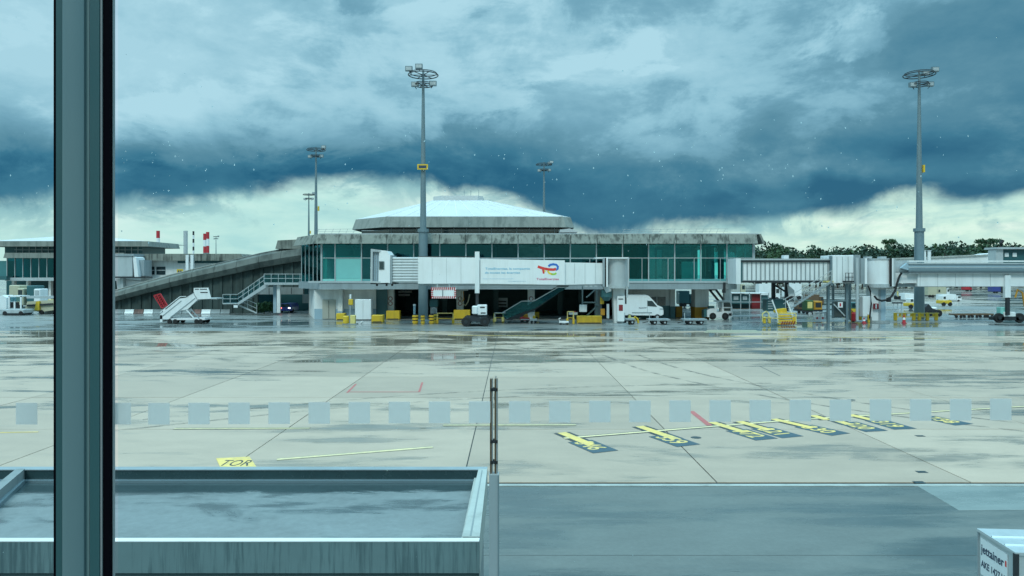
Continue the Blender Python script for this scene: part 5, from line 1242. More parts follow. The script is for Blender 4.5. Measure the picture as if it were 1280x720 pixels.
truck('white van on the far apron left of the right mast', 1139, 150, 16, 10, 'white_clean', 'white_clean')
truck('white lorry beyond the equipment rack', 962, 150, 26, 22, 'white_clean', 'white_paint')
truck('white box lorry seen between the bridge legs', 992, 160, 20, 20, 'white_clean', 'white_clean', -1)
truck('dark catering truck seen under the concourse floor', 858, 125, 18, 20, 'teal_dark', 'teal_dark')
truck('grey lorry beyond the corrugated tunnel', 920, 180, 24, 20, 'beige', 'concrete_pale')
truck('dark lorry seen through the trestle legs', 1020, 130, 20, 14, 'brown', 'brown')
truck('small red truck far away under the right bridge', 1211, 240, 8, 9, 'red', 'red')
truck('dark blue tanker far away by the bridge wheels', 1248, 215, 14, 10, 'dark_metal', 'blue_van')
for i, (px, Yy, lb) in enumerate(((1106, 150, 'upright'), (1117, 140, 'dark')),):
    pass
ft = pthing('aircraft_tug', 'dark tug with white engine cover parked behind the right mast', 'tug', 1165, 96)
MB().pprism([(1157, 395), (1157, 384), (1161, 380), (1166, 386), (1176, 388), (1177, 395)][::-1], 96, 1.8).build('body', 'dark_metal', ft); MB().pbox(1163, 1172, 384, 388, 96.3, 1.2, .1).build('cover', 'white_clean', ft)
for px in (1161, 1173): MB().wheel(X(px, 96), 96, .45, .45, .35).build('wheel', 'black_rubber', ft)
gt = pthing('ground_lift', 'skeletal lift with dark operator seat on the wet apron right of the pedestal', 'lift', 1122, 110)
MB().pbox(1120, 1126, 370, 374.5, 110, .6).build('seat_box', 'black', gt); MB().pbar((1115, 378.5), (1128, 378.5), 110, .2).build('base_beam', 'dark_metal', gt)
for px in (1117, 1122, 1127): MB().pbar((px, 378), (px, 389), 110, .12).build('leg', 'light_metal', gt)
MB().pbar((1118, 366), (1122, 371), 110, .15).build('arm', 'grey_metal', gt); MB().pbar((1122, 364), (1122, 371), 110, .15).build('mast', 'yellow_pale', gt)
for i, (px, Yq, h_, w_, m_, lb) in enumerate(((1002, 104, 15, 9, 'brown', 'brown covered baggage cart behind the stairs, leftmost of three'), (1012.5, 101, 18, 9, 'green_bush', 'dark green covered baggage cart in the middle of three behind the stairs'), (1023, 103, 16, 10, 'orange', 'orange-brown baggage cart nearest the steel trestle'))):
    q = pthing('baggage_cart', lb, 'cart', px, Yq, 'covered baggage carts behind the stairs'); gb_ = HZ + EYE * F / Yq
    MB().pbox(px - w_ / 2, px + w_ / 2, gb_ - h_, gb_ - 5, Yq, 1.6, .06).build('cover', m_, q); MB().pbox(px - w_ / 2 - .4, px + w_ / 2 + .4, gb_ - 5, gb_ - 3, Yq - .05, 1.7).build('deck', 'dark_metal', q)
    MB().pbox(px - w_ / 2 + 1.5, px + w_ / 2 - 1.5, gb_ - h_ + 2, gb_ - 8, Yq - .03, .05).build('curtain', 'dark_metal' if i != 1 else 'yellow_pale', q)
    for s_ in (-.32, .32): MB().wheel(X(px + w_ * s_, Yq), Yq + .1, .22, .22, .18, n=10).build('wheel', 'black_rubber', q)
gse = pthing('loader_vehicle', 'yellow and grey loader standing between the trestle and the pedestal', 'loader', 1067, 97)
MB().pprism([(1060, 399), (1060, 390), (1064, 386), (1076, 386), (1077, 399)][::-1], 97, 1.8).build('body', 'yellow', gse); MB().pbox(1064, 1074, 378, 386, 97.3, 1.2, .06).build('cab', 'teal_panel', gse); MB().pbox(1065.5, 1072.5, 379.5, 384, 97.25, .05).build('windscreen', 'window_dark', gse)
for px in (1063, 1074): MB().wheel(X(px, 97), 97, .4, .4, .3, n=12).build('wheel', 'black_rubber', gse)
for px, Yq, lb in ((1143, 118, 'yellow bodied tug left of the right mast, nearest of the far ones'), (1184, 128, 'yellow flatbed loader beyond the dark tug')):
    q = pthing('yellow_loader', lb, 'loader', px, Yq, 'yellow loaders on the far apron'); gb_ = HZ + EYE * F / Yq
    MB().pbox(px - 6, px + 6, gb_ - 7, gb_ - 3, Yq, 2, .06).build('body', 'yellow', q); MB().pbox(px - 5, px - 1, gb_ - 13, gb_ - 7, Yq + .2, 1.5, .06).build('cab', 'white_clean', q); MB().pbox(px - 4.4, px - 1.6, gb_ - 12, gb_ - 9, Yq + .15, .05).build('window', 'window_dark', q)
    for s_ in (-4, 4): MB().wheel(X(px + s_, Yq), Yq + .1, .35, .35, .3, n=10).build('wheel', 'black_rubber', q)
# row of low empty dollies, each a thing
for i, px in enumerate((1199, 1209, 1219, 1229, 1238)):
    Yd = 93.0 + i * .2; t_ = pthing('low_dolly', ['first', 'second', 'third', 'fourth', 'fifth'][i] + ' dark low dolly in the row left of the bridge wheels', 'trailer', px, Yd, 'dark low dollies in a row')
    gb_ = HZ + EYE * F / Yd
    MB().pbox(px - 4.5, px + 4.5, gb_ - 5.2, gb_ - 3.4, Yd, 1.5).build('deck', 'brown', t_)
    for s in (-2.8, 2.8): MB().wheel(X(px + s, Yd), Yd + .1, .18, .18, .15, n=10).build('wheel', 'black_rubber', t_)
    MB().pbar((px - 4.5, gb_ - 4), (px - 6, gb_ - 2.6), Yd + .7, .08).build('tow_bar', 'dark_metal', t_)
# far low buildings
fb_ = pthing('hangar_roof', 'long pale flat roofed building behind the right boarding bridge', 'building', 1200, 190)
MB().pprism([(1120, 352), (1120, 322.5), (1150, 322), (1236, 318.4), (1248, 316), (1248, 352)][::-1], 190, 8).build('wall', 'white_wall', fb_)
MB().pprism([(1120, 322.4), (1150, 321.4), (1236, 317.6), (1236, 319.2), (1150, 323.2), (1120, 323.8)][::-1], 189.6, 8).build('roof_edge', 'concrete_pale', fb_)
fb2 = pthing('roof_cabin', 'flat roofed dark windowed block at the far right edge', 'building', 1270, 150)
MB().pprism([(1245, 350), (1245, 313), (1247, 309.5), (1254, 309.5), (1254, 350)][::-1], 150, 2.5).build('wall', 'light_metal', fb2)
MB().pbox(1254, 1300, 312, 350, 150.5, 3).build('side_wall', 'teal_dark', fb2); MB().pbox(1246, 1300, 309, 311.4, 149.5, 4).build('roof', 'light_metal', fb2)
for px in (1256, 1266): w_ = MB().pbox(px, px + 5, 316, 321, 150.4, .1).build('window', 'white_clean', fb2)
mb = MB().ptube([(1251.6, 309.5), (1251.2, 304), (1253.5, 300.4)], 150, .35, 8).build('flue', 'black', fb2)
for px, lb in ((1155.5, 'left of two short white flues beside the right mast'), (1161.6, 'right of two short white flues beside the right mast')):
    c = pthing('white_flue', lb, 'chimney', px, 170, 'pair of white flues'); MB().lathe(X(px, 170), 170, [(.38, Z(352, 170)), (.36, Z(313, 170))], 12).build('pipe_body', 'white_clean', c, smooth=True)
    MB().lathe(X(px, 170), 170, [(.44, Z(314, 170)), (.44, Z(312.6, 170))], 12).build('flue_rim', 'light_metal', c)

# trees: four crowns, copied with their trunks
def make_tree(label, h, w, kind, seed, loc):
    r_ = random.Random(seed); t_ = thing('broadleaf_tree' if kind == 'round' else 'umbrella_pine', label, 'tree', loc, 'trees along the horizon')
    tr = MB().tube([(0, 0, 0), (.15, 0, h * .35), (.0, .1, h * .62), (.2, 0, h * .8)], .38, 8, .14)
    for k in range(4):
        a = r_.uniform(0, 6.28); z = h * r_.uniform(.35, .6); tr.tube([(0, 0, z), (math.cos(a) * w * .3, math.sin(a) * w * .3, z + h * .2)], .14, 6, .06)
    tr.build('trunk', 'bark', t_, True)
    mb = MB()
    nb = 13
    for k in range(nb):
        a = r_.uniform(0, 6.28); d = w * .5 * r_.uniform(.1, .75)
        if kind == 'round': z = h * r_.uniform(.38, .86); s = w * r_.uniform(.16, .27); leaf_blob(mb, math.cos(a) * d, math.sin(a) * d, z, s, s, s * .75, 75, .42, r_)
        else: z = h * r_.choice((.72, .82, .92)); s = w * r_.uniform(.2, .3); leaf_blob(mb, math.cos(a) * d, math.sin(a) * d, z, s, s, s * .22, 75, .42, r_)
    mb.build('crown', 'foliage_dark' if seed % 2 else 'foliage', t_, True)
    return t_
tops = [(945, 306), (958, 304), (972, 303.5), (985, 308), (1000, 313), (1012, 311), (1025, 309.5), (1040, 312), (1055, 311), (1070, 309.5), (1085, 307.5), (1100, 306), (1110, 301), (1125, 305), (1140, 305), (1158, 304.5), (1172, 306), (1188, 304), (1203, 305.5), (1217, 302), (1232, 300.5), (1247, 306), (1262, 308), (1276, 307), (1292, 306),
        (950, 312), (966, 309), (979, 312), (993, 317), (1020, 314), (1047, 315), (1063, 313), (1078, 313), (1093, 311), (1118, 309), (1133, 309), (1150, 309), (1165, 310), (1180, 309), (1196, 310), (1210, 309), (1226, 310)]
protos = []
for i, (px, py) in enumerate(tops):
    front = i >= 25; Yt_ = (300 if front else 345) + rng.uniform(-12, 12)
    kind = 1 if (px in (1232, 1110)) else 0
    h = Z(py, Yt_); x_ = X(px, Yt_)
    where = f'{"nearer" if front else "farther"} row'
    lab = f'{"flat-topped pine" if kind else "dark green broadleaf tree"} on the horizon above the right boarding bridge, {where}, place {i % 25 + 1} from the left'
    if i < 4 or (kind and len([p for p in protos if p[0]]) == 0):
        t_ = make_tree(lab, 16, 13 if not kind else 15, 'pine' if kind else 'round', 10 + i, (x_, Yt_, 0)); protos.append((kind, t_))
    else:
        src = rng.choice([p[1] for p in protos if p[0] == kind]); t_ = copy_tree(src); t_['label'] = lab; t_.location = (x_, Yt_, 0)
    s = h / 15.0; t_.scale = (s * (rng.uniform(.95, 1.2) if not kind else .3 if px == 1110 else .6), s if not kind else s * .6, s); t_.rotation_euler = (0, 0, rng.uniform(0, 6.28))
words = ['leftmost', 'second', 'third', 'fourth', 'fifth', 'sixth', 'seventh', 'eighth', 'ninth', 'tenth', 'eleventh', 'twelfth', 'thirteenth', 'fourteenth', 'fifteenth', 'sixteenth', 'seventeenth', 'eighteenth', 'nineteenth', 'twentieth', 'twenty-first', 'twenty-second', 'twenty-third', 'twenty-fourth', 'rightmost']
ordered = sorted([o for o in col.objects if o.get('category') == 'tree'], key=lambda o: (o.location.y > 320, o.location.x / o.location.y))
fr = [o for o in ordered if o.location.y <= 320]; bk = [o for o in ordered if o.location.y > 320]
for row, nm in ((fr, 'front'), (bk, 'back')):
    for i, o in enumerate(row):
        o['label'] = f'{words[i] if i < len(row) - 1 else "rightmost"} tree in the {nm} row on the horizon, {"flat-topped pine" if "pine" in o.name else "rounded dark crown"}'
# wood behind them
wd = MB()
for k in range(150):
    px = 935 + k * 2.5; Yw = 392; leaf_blob(wd, X(px, Yw), Yw + rng.uniform(-8, 8), rng.uniform(4, 14.5), 5, 4, 4.5, 110, .8, rng)
tag(wd.build('far_wood', 'foliage_dark'), 'dark green wood filling the horizon behind the boarding bridge', 'wood', kind='stuff')

# ------------------------------------------------------------ background left: far terminal, bridge, chimneys
FT = pthing('terminal_building', 'distant glazed concourse with pale pyramid roof seen left of the window post', 'airport terminal', 68, 151)
YF = 151.0
MB().pprism([(-14, 301.5), (184, 301.5), (186, 308), (-16, 308)][::-1], YF - 2, 14).build('upper_fascia', 'concrete_soft', FT)
MB().add([(X(-10, YF), YF - 1, Z(301.6, YF)), (X(180, YF), YF - 1, Z(301.6, YF)), (X(176, YF), YF + 22, Z(301.6, YF)), (X(-5, YF), YF + 22, Z(301.6, YF)), (X(70, YF), YF + 9, Z(290.5, YF))], [(0, 1, 4), (1, 2, 4), (2, 3, 4), (3, 0, 4)]).build('pyramid_roof', 'white_roof', FT)
MB().pbox(6, 178, 308, 317, YF + 1, 10).build('upper_wall', 'teal_panel', FT)
for k in range(20): MB().pbox(20 + k * 8, 20.7 + k * 8, 308, 317, YF + .8, .1).build('mullion', 'light_metal', FT)
MB().pbox(18, 178, 312, 312.6, YF + .8, .1).build('roof_rail', 'light_metal', FT)
MB().pprism([(6, 316), (155, 316), (157, 322.5), (4, 322.5)][::-1], YF - 1.5, 20).build('lower_fascia', 'concrete_soft', FT)
MB().pbox(6, 155, 347, 351, YF - 1, 20).build('floor_slab', 'light_metal', FT)
MB().pbox(8, 155, 322.5, 347, YF + 8, .3).build('interior_wall', 'interior', FT)
for k in range(15):
    px = 8 + k * 10; MB().pbox(px, px + .9, 322.5, 347, YF - .1, .2).build('mullion', 'light_metal', FT); MB().pbox(px + .9, px + 10, 322.5, 347, YF, .03).build('pane', 'curtain_glass', FT)
MB().pbox(8, 155, 351, 378, YF + 6, .3).build('undercroft_wall', 'teal_dark', FT)
for px in (16, 34, 62, 90, 120): MB().pbox(px - 1.4, px + 1.4, 351, 377, YF + .5, .8).build('column', 'white_wall', FT)
MB().pbox(-10, 8, 345, 350, YF - 2, 3).build('link_bridge', 'teal_panel', FT); MB().pbox(-10, 8, 326, 345, YF, 3).build('link_wall', 'interior', FT)
BL = pthing('concourse_wing', 'low white building under a concrete roof edge behind the ramp', 'building', 225, 142)
MB().pprism([(143, 317.2), (301, 317.2), (303.5, 321), (298, 325.8), (143, 325.8)][::-1], 141, 12).build('roof_edge', 'concrete_fascia', BL)
MB().pbox(176, 296, 325.8, 377, 142.5, 8).build('wall', 'white_wall', BL); MB().pbox(222, 296, 326, 329, 142.45, .05).build('dark_band', 'teal_dark', BL)
for px in (232, 238): MB().pbox(px, px + 3.4, 318.6, 338, 140.6, .6).build('pipe', 'white_clean', BL)
for a in (182, 195.5): w_ = MB().pbox(a, a + 11, 333.4, 343.2, 142.4, .1).build('window', 'window_dark', BL); MB().pbox(a, a + 11, 337.4, 338.4, 142.35, .1).build('window_bar', 'light_metal', w_)
JL = pthing('boarding_bridge', 'distant pale boarding bridge cab just right of the window post', 'jet bridge', 158, 138)
MB().pbox(130, 165.5, 320, 346, 137, 3.5, .08).build('tunnel', 'light_metal', JL); MB().pbox(128, 167, 317.2, 320, 136.8, 4).build('roof', 'grey_metal', JL); MB().pprism([(166, 320), (170, 322), (173, 346), (168, 346)][::-1], 137, 3.2).build('hood', 'white_clean', JL)
MB().pbox(173.5, 180, 325, 345, 138, 3).build('ribbed_section', 'grey_metal', JL); MB().pbox(143, 181, 346, 347.5, 137, 3).build('floor_beam', 'dark_metal', JL)
MB().pprism([(145, 348.5), (181, 352), (206, 349), (210, 356), (147, 364)][::-1], 139, 2).build('lower_skirt', 'white_paint', JL)
MB().pbox(150, 154, 347, 378, 138, 1).build('support_leg', 'light_metal', JL)
sn = pthing('stand_sign', 'small yellow stand number sign above the ramp', 'sign', 224.6, 125); MB().pbox(221, 228.2, 336.4, 344, 125, .2).build('sign_face', 'yellow', sn)
MB().pbox(223.8, 225.2, 344, 384, 125.05, .15).build('sign_post', 'grey_metal', sn); MB().pbox(222.4, 224, 338, 342.4, 124.96, .04).build('digit', 'text_dark', sn); MB().pbox(225.2, 226.8, 338, 342.4, 124.96, .04).build('digit', 'text_dark', sn)
def chimney(label, px, w, py0, py1, bands, Yy=430, grp='far chimneys'):
    t_ = pthing('chimney_stack', label, 'chimney', px, Yy, grp); n_ = len(bands); r_ = w / 2 / F * Yy
    for k, m_ in enumerate(bands):
        a = py0 + (py1 - py0) * k / n_; b = py0 + (py1 - py0) * (k + 1) / n_
        MB().lathe(X(px, Yy), Yy, [(r_, Z(b, Yy)), (r_, Z(a, Yy) - .01)], 14).build('chimney_band', m_, t_, smooth=True)
    MB().lathe(X(px, Yy), Yy, [(r_ * 1.02, 0), (r_, Z(py1, Yy))], 14).build('shaft', 'concrete_grey', t_)
chimney('red and white banded chimney left of the others', 197.6, 4.2, 288.5, 316, ['red', 'white_clean', 'red'])
chimney('pale silver chimney between the banded ones', 232, 5, 288.5, 318, ['light_metal'], 480)
chimney('slim dark banded chimney next to the silver one', 241.8, 2.2, 289, 318, ['dark_metal', 'white_paint', 'dark_metal', 'white_paint', 'dark_metal', 'white_paint'], 440)
chimney('front stack of the twin red banded chimneys', 256, 3.8, 292, 316, ['red', 'white_clean', 'red'], 400)
chimney('rear stack of the twin red banded chimneys', 259.6, 4.0, 290, 316, ['red', 'white_clean', 'red'], 425)

# vehicles at the far left
def left_stuff():
    t_ = pthing('belt_loader', 'white framed ground vehicle with dark base at the left edge', 'ground vehicle', 15, 99)
    gb_ = HZ + EYE * F / 99
    MB().pbox(2, 29, gb_ - 7.5, gb_ - 2.5, 99, 2.2, .06).build('chassis', 'light_metal', t_); MB().pbox(3, 28, gb_ - 2.8, gb_ - .8, 99.1, 2).build('skirt', 'dark_metal', t_)
    for px in (10.5, 25): MB().pbox(px, px + 1.4, 370, 386, 99, .15).build('frame_post', 'white_clean', t_)
    MB().pbox(10.5, 26.4, 369.4, 371, 99, 1.8).build('frame_top', 'white_clean', t_); MB().pbox(12.5, 24.8, 371.2, 377, 99.5, .1).build('windscreen', 'rail_glass', t_)
    for px in (12.6, 19.4): MB().pbox(px, px + 4, 377.6, 385, 99.3, .1).build('dark_opening', 'black', t_)
    MB().pbox(17, 18.6, 377, 386, 99.1, .2).build('centre_post', 'white_clean', t_)
    for px in (6, 26): MB().wheel(X(px, 99), 99.1, .3, .3, .25).build('wheel', 'black_rubber', t_)
    MB().pprism([(-6, 388), (-6, 372), (3, 369), (8, 372), (8, 386)][::-1], 101, 2).build('rear_body', 'white_paint', t_)
    c = pthing('baggage_conveyor', 'long cream conveyor trailer with a yellow arm beside the window post', 'conveyor', 55, 102)
    MB().pprism([(31, 387), (34, 377), (80, 374), (80, 386), (50, 390)][::-1], 102, 1.6).build('body', 'beige', c); MB().pbar((34, 382), (66, 380), 101.9, .25).build('belt', 'dark_metal', c)
    MB().pprism([(43, 388), (45, 377), (49, 376.5), (49, 388)][::-1], 101.7, .3).build('arm', 'yellow', c); MB().pbox(31, 80, 387, 389, 102.3, 1).build('chassis', 'dark_metal', c)
    for px in (36, 52, 74): MB().wheel(X(px, 102), 102, .3, .3, .25).build('wheel', 'black_rubber', c)
    MB().pbox(33, 80, 370, 373, 107, 1).build('rear_rail', 'light_metal', c)
    for a, b, y0, lb, m_ in ((11, 29, 356.5, 'cream tank truck below the distant concourse, left of two', 'beige'), (33, 50, 357, 'white cab truck below the distant concourse, right of two', 'white_clean')):
        q = pthing('service_truck', lb, 'truck', (a + b) / 2, 122, 'trucks below the distant concourse'); gb_ = HZ + EYE * F / 122
        MB().pbox(a, b - 5, y0, gb_ - 6, 122, 2.3, .1).build('cargo_box', 'beige' if m_ == 'beige' else 'teal_panel', q)
        MB().pbox(b - 8, b, y0 + 4, gb_ - 3, 121.8, 2.2, .1).build('cab', m_, q); MB().pbox(b - 6.5, b - 1.5, y0 + 6, y0 + 12, 121.75, .1).build('windscreen', 'window_dark' if m_ == 'beige' else 'light_metal', q)
        for px in (a + 4, b - 4): MB().wheel(X(px, 122), 122, .45, .45, .3).build('wheel', 'black_rubber', q)
    p = pthing('yellow_plinth', 'yellow concrete plinth at the foot of a far white column', 'concrete block', 62, 140); MB().pprism([(56, 379), (58, 374.5), (66, 374.5), (68, 379)][::-1], 140, 1.5).build('plinth_body', 'yellow_pale', p)
left_stuff()

# ------------------------------------------------------------ foreground: annex roof, post, freight container
AN = thing('low_annex', 'flat roofed annex below the window with wet membrane and concrete parapet', 'building', (-3, 11, 0))
zt_ = 3.18; YA, YB = 8.62, 12.62
def za(py, Y): return Z(py, Y)
xr_ = -.34
fz1 = Z(676, 8.65); fz0 = Z(716.5, 8.65)
front_y = 8.65; back_y = (EYE - fz1) * F / (586 - HZ)
zr_ = fz1 - .20
xin = X(580, (EYE - fz1) * F / (672 - HZ)); xo_f = X(599, front_y); xo_b = X(609, back_y)
XL = -13.5
memb = MB().box(XL - 2, xin + .05, front_y + .1, back_y - .05, zr_ - .1, zr_).build('roof_membrane', 'roof_membrane', AN)
# front fascia with coping
mat('fascia_wet', (.13, .20, .21), .5, var=.2, vscale=2, streak=.75, sscale=(22, 22, 1.2), stain=(.045, .085, .095))
MB().box(XL - 4, xo_f, front_y, front_y + .10, fz0, fz1 - .012).build('front_fascia', 'fascia_wet', AN)
MB().box(XL - 4, xo_f + .0, front_y - .005, front_y + .095, fz1 - .012, fz1).build('front_coping', 'white_paint', AN)
MB().box(XL - 4, xo_f - .004, front_y + .02, front_y + .1, fz0 - .35, fz0).build('soffit_edge', 'roof_felt_edge', AN)
MB().prism_xy([(xo_f, front_y + .14), (xo_b, back_y), (xo_b - .14, back_y), (xin - .02, front_y + .14)], zr_ - .3, fz1).build('right_coping', 'concrete_pale', AN)
MB().prism_xy([(xo_f - .10, front_y + .16), (xo_b - .07, back_y - .1), (xo_b - .085, back_y - .1), (xo_f - .12, front_y + .16)], fz1, fz1 + .004).build('coping_joint', 'concrete_grey', AN)
MB().prism_xy([(xin - .05, front_y + .14), (xin + .01, front_y + .14), (xo_b - .13, back_y - .16), (xo_b - .20, back_y - .16)], zr_, zr_ + .10).build('inner_upstand', 'concrete_pale', AN)
MB().box(XL, xo_b, back_y, back_y + .14, zr_ - .3, fz1 - .022).build('back_parapet', 'roof_felt_edge', AN)
MB().box(XL, xo_b, back_y - .015, back_y + .16, fz1 - .021, fz1 - .008).build('back_coping', 'grey_metal', AN)
MB().box(XL, xo_b - .14, back_y - .10, back_y - .001, zr_, zr_ + .035).build('back_upstand', 'mast_steel', AN)
# left parapet runs at an angle: from beyond the frame to the back corner
xa_, xb_ = X(20, back_y), X(-60, (EYE - fz1) * F / (650 - HZ))
ya_, yb_ = back_y, (EYE - fz1) * F / (650 - HZ)
MB().prism_xy([(xb_, yb_), (xb_ + .16, yb_), (xa_ + .14, ya_), (xa_, ya_)], zr_ - .3, fz1).build('left_coping', 'concrete_grey', AN)
MB().prism_xy([(xb_ + .17, yb_), (xb_ + .24, yb_), (xa_ + .22, ya_ - .1), (xa_ + .15, ya_ - .1)], zr_, zr_ + .06).build('inner_upstand', 'mast_steel', AN)
MB().box(XL - 1, xo_f - .2, front_y + .2, back_y - .1, 0, zr_ - .12).build('wall', 'fascia_wet', AN)
MB().box(xo_f - .2, xo_b - .05, front_y + .3, back_y - .2, 0, zr_ - .32).build('side_wall', 'concrete_grey', AN)
# lamp-like downstand under the fascia
MB().box(X(349, front_y), X(351, front_y), front_y + .03, front_y + .05, fz0 - .3, fz0).build('conduit', 'black', AN)

PO = thing('steel_post', 'slotted dark steel post on a grey sleeve beside the annex corner', 'post', (X(617, 8.4), 8.4, 0))
Yp = 8.4
MB().box(X(611.4, Yp), X(623.8, Yp), Yp, Yp + .11, 0, Z(594, Yp)).build('sleeve', 'grey_metal', PO)
MB().box(X(611.8, Yp), X(623.4, Yp), Yp + .002, Yp + .108, Z(594, Yp), Z(592.8, Yp)).build('sleeve_cap', 'light_metal', PO)
MB().box(X(622.2, Yp), X(624.0, Yp), Yp - .006, Yp + .0, 0, Z(594, Yp)).build('sleeve_edge', 'mast_steel', PO)
mat('bronze', (.13, .085, .05), .5, metal=.3, var=.4, vscale=12)
for a, b in ((612.3, 616.1), (618.0, 622.2)):
    MB().box(X(a, Yp), X(b, Yp), Yp + .02, Yp + .09, Z(593, Yp), Z(474.3, Yp)).build('channel', 'bronze', PO)
    MB().box(X(a + 2.6, Yp), X(b - .3, Yp), Yp + .016, Yp + .02, Z(593, Yp), Z(474.5, Yp)).build('channel_lip', 'grey_metal', PO)
for py in (487, 552, 578):
    MB().box(X(612.6, Yp), X(622, Yp), Yp + .01, Yp + .095, Z(py + 2.2, Yp), Z(py - 1.5, Yp)).build('spacer_plate', 'black', PO)
    MB().tube([(X(617.2, Yp), Yp + .01, Z(py, Yp)), (X(617.2, Yp), Yp - .004, Z(py, Yp))], .012, 8).build('bolt', 'dark_metal', PO)

CT = thing('freight_container', 'silver air freight container with black lettering at the lower right corner', 'freight container', (7.4, 9.9, 0))
zc = 1.85
yf = (EYE - zc) * F / (661 - HZ); yn = (EYE - zc) * F / (690 - HZ)
xf, xn = X(1223.5, yf), X(1270, yn); wl = 3.0; hc = 1.5
mat('container_metal', (.62, .66, .67), .35, metal=.5, var=.08, vscale=3, streak=.15, stain=(.4, .42, .42))
d_ = Vector((xn - xf, yn - yf)).normalized(); rn = Vector((-d_.y, d_.x)); rn = rn if rn.x > 0 else -rn
pA = Vector((xf, yf)); pB = Vector((xn, yn)); pC = pB + rn * 2.0; pD = pA + rn * 2.0
MB().prism_xy([(p.x, p.y) for p in (pA, pB, pC, pD)], zc - hc, zc - .04).build('body', 'container_metal', CT)
tp = MB().prism_xy([(p.x, p.y) for p in (pA - d_ * .02 - rn * .02, pB + d_ * .02 - rn * .02, pC + d_ * .02, pD - d_ * .02)], zc - .04, zc)
tp.build('roof_sheet', 'container_metal', CT)
for q in (.35, .7): 
    a = pA + d_ * (pB - pA).length * q
    MB().add([(a.x, a.y, zc), (a.x + rn.x * 2, a.y + rn.y * 2, zc), (a.x + rn.x * 2 + d_.x * .03, a.y + rn.y * 2 + d_.y * .03, zc), (a.x + d_.x * .03, a.y + d_.y * .03, zc), (a.x + d_.x * .015, a.y + d_.y * .015, zc + .015), (a.x + rn.x * 2 + d_.x * .015, a.y + rn.y * 2 + d_.y * .015, zc + .015)], [(0, 4, 5, 1), (4, 3, 2, 5)]).build('roof_crease', 'container_metal', CT)
MB().bar((pB.x, pB.y, zc - hc), (pB.x, pB.y, zc - .02), .05).build('corner_post', 'dark_metal', CT)
MB().bar((pA.x, pA.y, zc - hc), (pA.x, pA.y, zc - .02), .03).build('corner_post', 'grey_metal', CT)
LL = (pB - pA).length
def onside(x, y, z): p = pA - rn * (.004 + z) + d_ * x; return (p.x, p.y, y)
MB().add([onside(.06, zc - .10, .004), onside(LL * .80, zc - .10, .004), onside(LL * .80, zc - .62, .004), onside(.06, zc - .62, .004), onside(.06, zc - .10, 0), onside(LL * .80, zc - .10, 0), onside(LL * .80, zc - .62, 0), onside(.06, zc - .62, 0)],
         [(0, 3, 2, 1), (4, 5, 6, 7), (0, 1, 5, 4), (1, 2, 6, 5), (2, 3, 7, 6), (3, 0, 4, 7)]).build('label_panel', 'white_clean', CT)
mb, w = text_mb('jettainer', 1, lambda x, y, z: (x, y, z), .01, 1.0, True); sc = LL * .62 / w
mb.v = [onside(.08 + a * sc, zc - .30 + b * .17, .006 + c * .1) for a, b, c in mb.v]; mb.build('lettering', 'text_dark', CT)
MB().add([onside(LL * .74, zc - .20, .006), onside(LL * .78, zc - .20, .006), onside(LL * .78, zc - .28, .006), onside(LL * .74, zc - .28, .006)], [(0, 3, 2, 1)]).build('emblem', 'banner_red', CT)
mb, w = text_mb('AKE 1427 LH', 1, lambda x, y, z: (x, y, z), .01, 1.0, True); sc = LL * .70 / w
mb.v = [onside(.08 + a * sc, zc - .50 + b * .13, .006 + c * .1) for a, b, c in mb.v]; mb.build('lettering', 'text_dark', CT)
MB().prism_xy([(p.x, p.y) for p in (pA - rn * .05, pB - rn * .05, pC, pD)], .2, .30).build('base_frame', 'dark_metal', CT)
dl = thing('roller_dolly', 'dolly with a yellow tow bar under the freight container', 'trailer', (7.4, 9.9, 0))
MB().prism_xy([(p.x, p.y) for p in (pA - rn * .1 - d_ * .1, pB - rn * .1 + d_ * .1, pC, pD)], .12, .19).build('deck', 'dark_metal', dl)
MB().bar((pA.x - .1, pA.y + .2, .35), (pA.x + .35, pA.y - .25, .22), .07).build('tow_bar', 'yellow', dl)
for q in (.2, .8): a = pA + d_ * LL * q; MB().wheel(a.x + .1, a.y, .1, .1, .08, 'x').build('wheel', 'black_rubber', dl)

# ------------------------------------------------------------ the window one looks through
WY = 1.5
WI = thing('window_wall', 'tall window with grey-green post and a row of square film dots', 'window', (X(106, WY), WY, 3.9))
z0w, z1w = 4.2, 7.6
def wx(px, y=WY): return X(px, y)
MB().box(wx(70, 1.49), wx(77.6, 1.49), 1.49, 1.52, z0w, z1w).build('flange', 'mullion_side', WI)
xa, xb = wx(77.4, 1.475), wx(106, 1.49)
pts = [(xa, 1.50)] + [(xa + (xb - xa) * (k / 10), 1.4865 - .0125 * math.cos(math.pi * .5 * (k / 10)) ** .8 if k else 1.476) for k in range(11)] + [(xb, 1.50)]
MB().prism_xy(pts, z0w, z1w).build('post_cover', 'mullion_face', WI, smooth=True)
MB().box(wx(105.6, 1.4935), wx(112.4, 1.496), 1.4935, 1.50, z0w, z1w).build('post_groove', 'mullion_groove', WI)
MB().box(wx(112.2, 1.491), wx(125.2, 1.494), 1.491, 1.4965, z0w, z1w).build('post_side', 'mullion_side', WI)
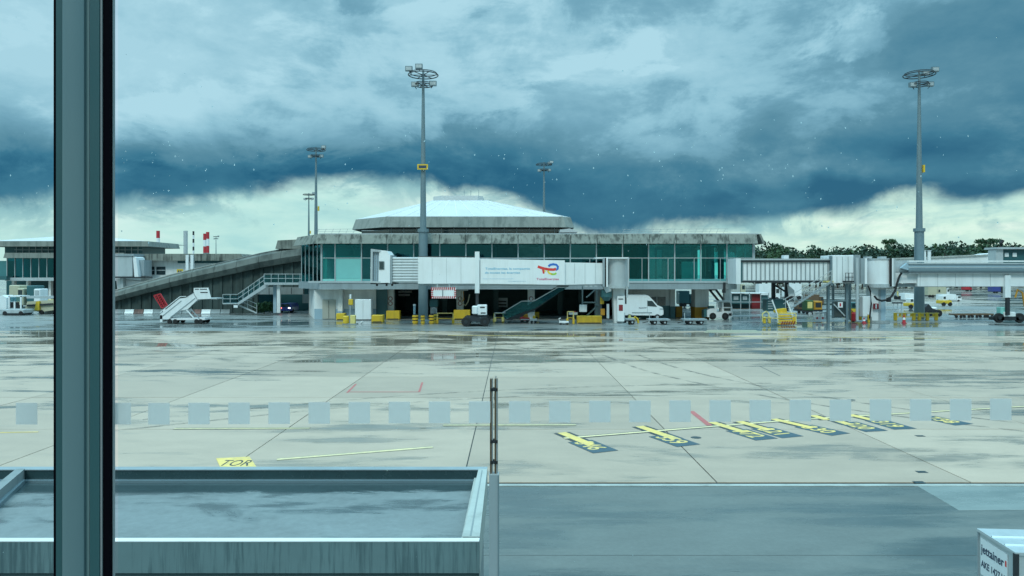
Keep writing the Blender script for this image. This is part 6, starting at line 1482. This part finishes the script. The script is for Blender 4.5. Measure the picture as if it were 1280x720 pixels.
MB().box(wx(125.4, 1.4935), wx(128.6, 1.4975), 1.4935, 1.4975, z0w, z1w).build('glazing_bead', 'mullion_edge', WI)
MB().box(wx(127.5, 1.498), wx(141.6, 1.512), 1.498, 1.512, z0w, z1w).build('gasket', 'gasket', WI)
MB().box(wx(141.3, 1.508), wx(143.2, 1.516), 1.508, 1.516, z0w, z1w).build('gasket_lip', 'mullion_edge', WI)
MB().box(wx(72, 1.53), wx(138, 1.60), 1.5165, 1.60, z0w, z1w).build('outer_cap', 'gasket', WI)
MB().box(-4.0, wx(71), WY + .02, WY + .028, z0w, z1w).build('pane', 'clear_glass', WI)
MB().box(wx(141), 7.0, WY + .02, WY + .028, z0w, z1w).build('pane', 'clear_glass', WI)
Yd = WY + .018
for k in range(-3, 60):
    px = 185.3 + 50.1 * k + (0.0)
    if k == -1: px = 137
    if k == -2: continue
    if k == -3: px = 20
    y0 = 503.6 - min(k, 24) * .25 if k >= 0 else 503.5; 
    MB().box(X(px, Yd), X(px + 26.8, Yd), Yd - .0006, Yd, Z(y0 + 27, Yd), Z(y0, Yd)).build('film_square', 'frosted_film', WI)
dr_ = MB(); rg = random.Random(11)
def drop(px, py, r_):
    x, z = X(px, 1.53), Z(py, 1.53); n_ = 6
    vs = [(x + r_ * math.cos(2 * math.pi * k / n_), 1.5285, z + r_ * 1.15 * math.sin(2 * math.pi * k / n_)) for k in range(n_)] + [(x, 1.5285 + r_ * .6, z)]
    dr_.add(vs, [(k, (k + 1) % n_, n_) for k in range(n_)])
def ok(px): return not 66 < px < 152
for _ in range(240):
    px, py = rg.choice([rg.gauss(200, 60), rg.gauss(560, 250), rg.gauss(950, 170), rg.uniform(0, 1280)]), rg.gauss(215, 45)
    if ok(px) and 0 < px < 1280: drop(px, py, rg.choice([.0006, .0008, .0010, .0012, .0016]))
for _ in range(130):
    px, py = rg.uniform(0, 1280), rg.uniform(0, 720)
    if ok(px): drop(px, py, rg.choice([.0005, .0007, .0009]))
tag(dr_.build('raindrops', 'water_drop'), 'tiny scattered raindrops on the window pane', 'raindrops', kind='stuff')
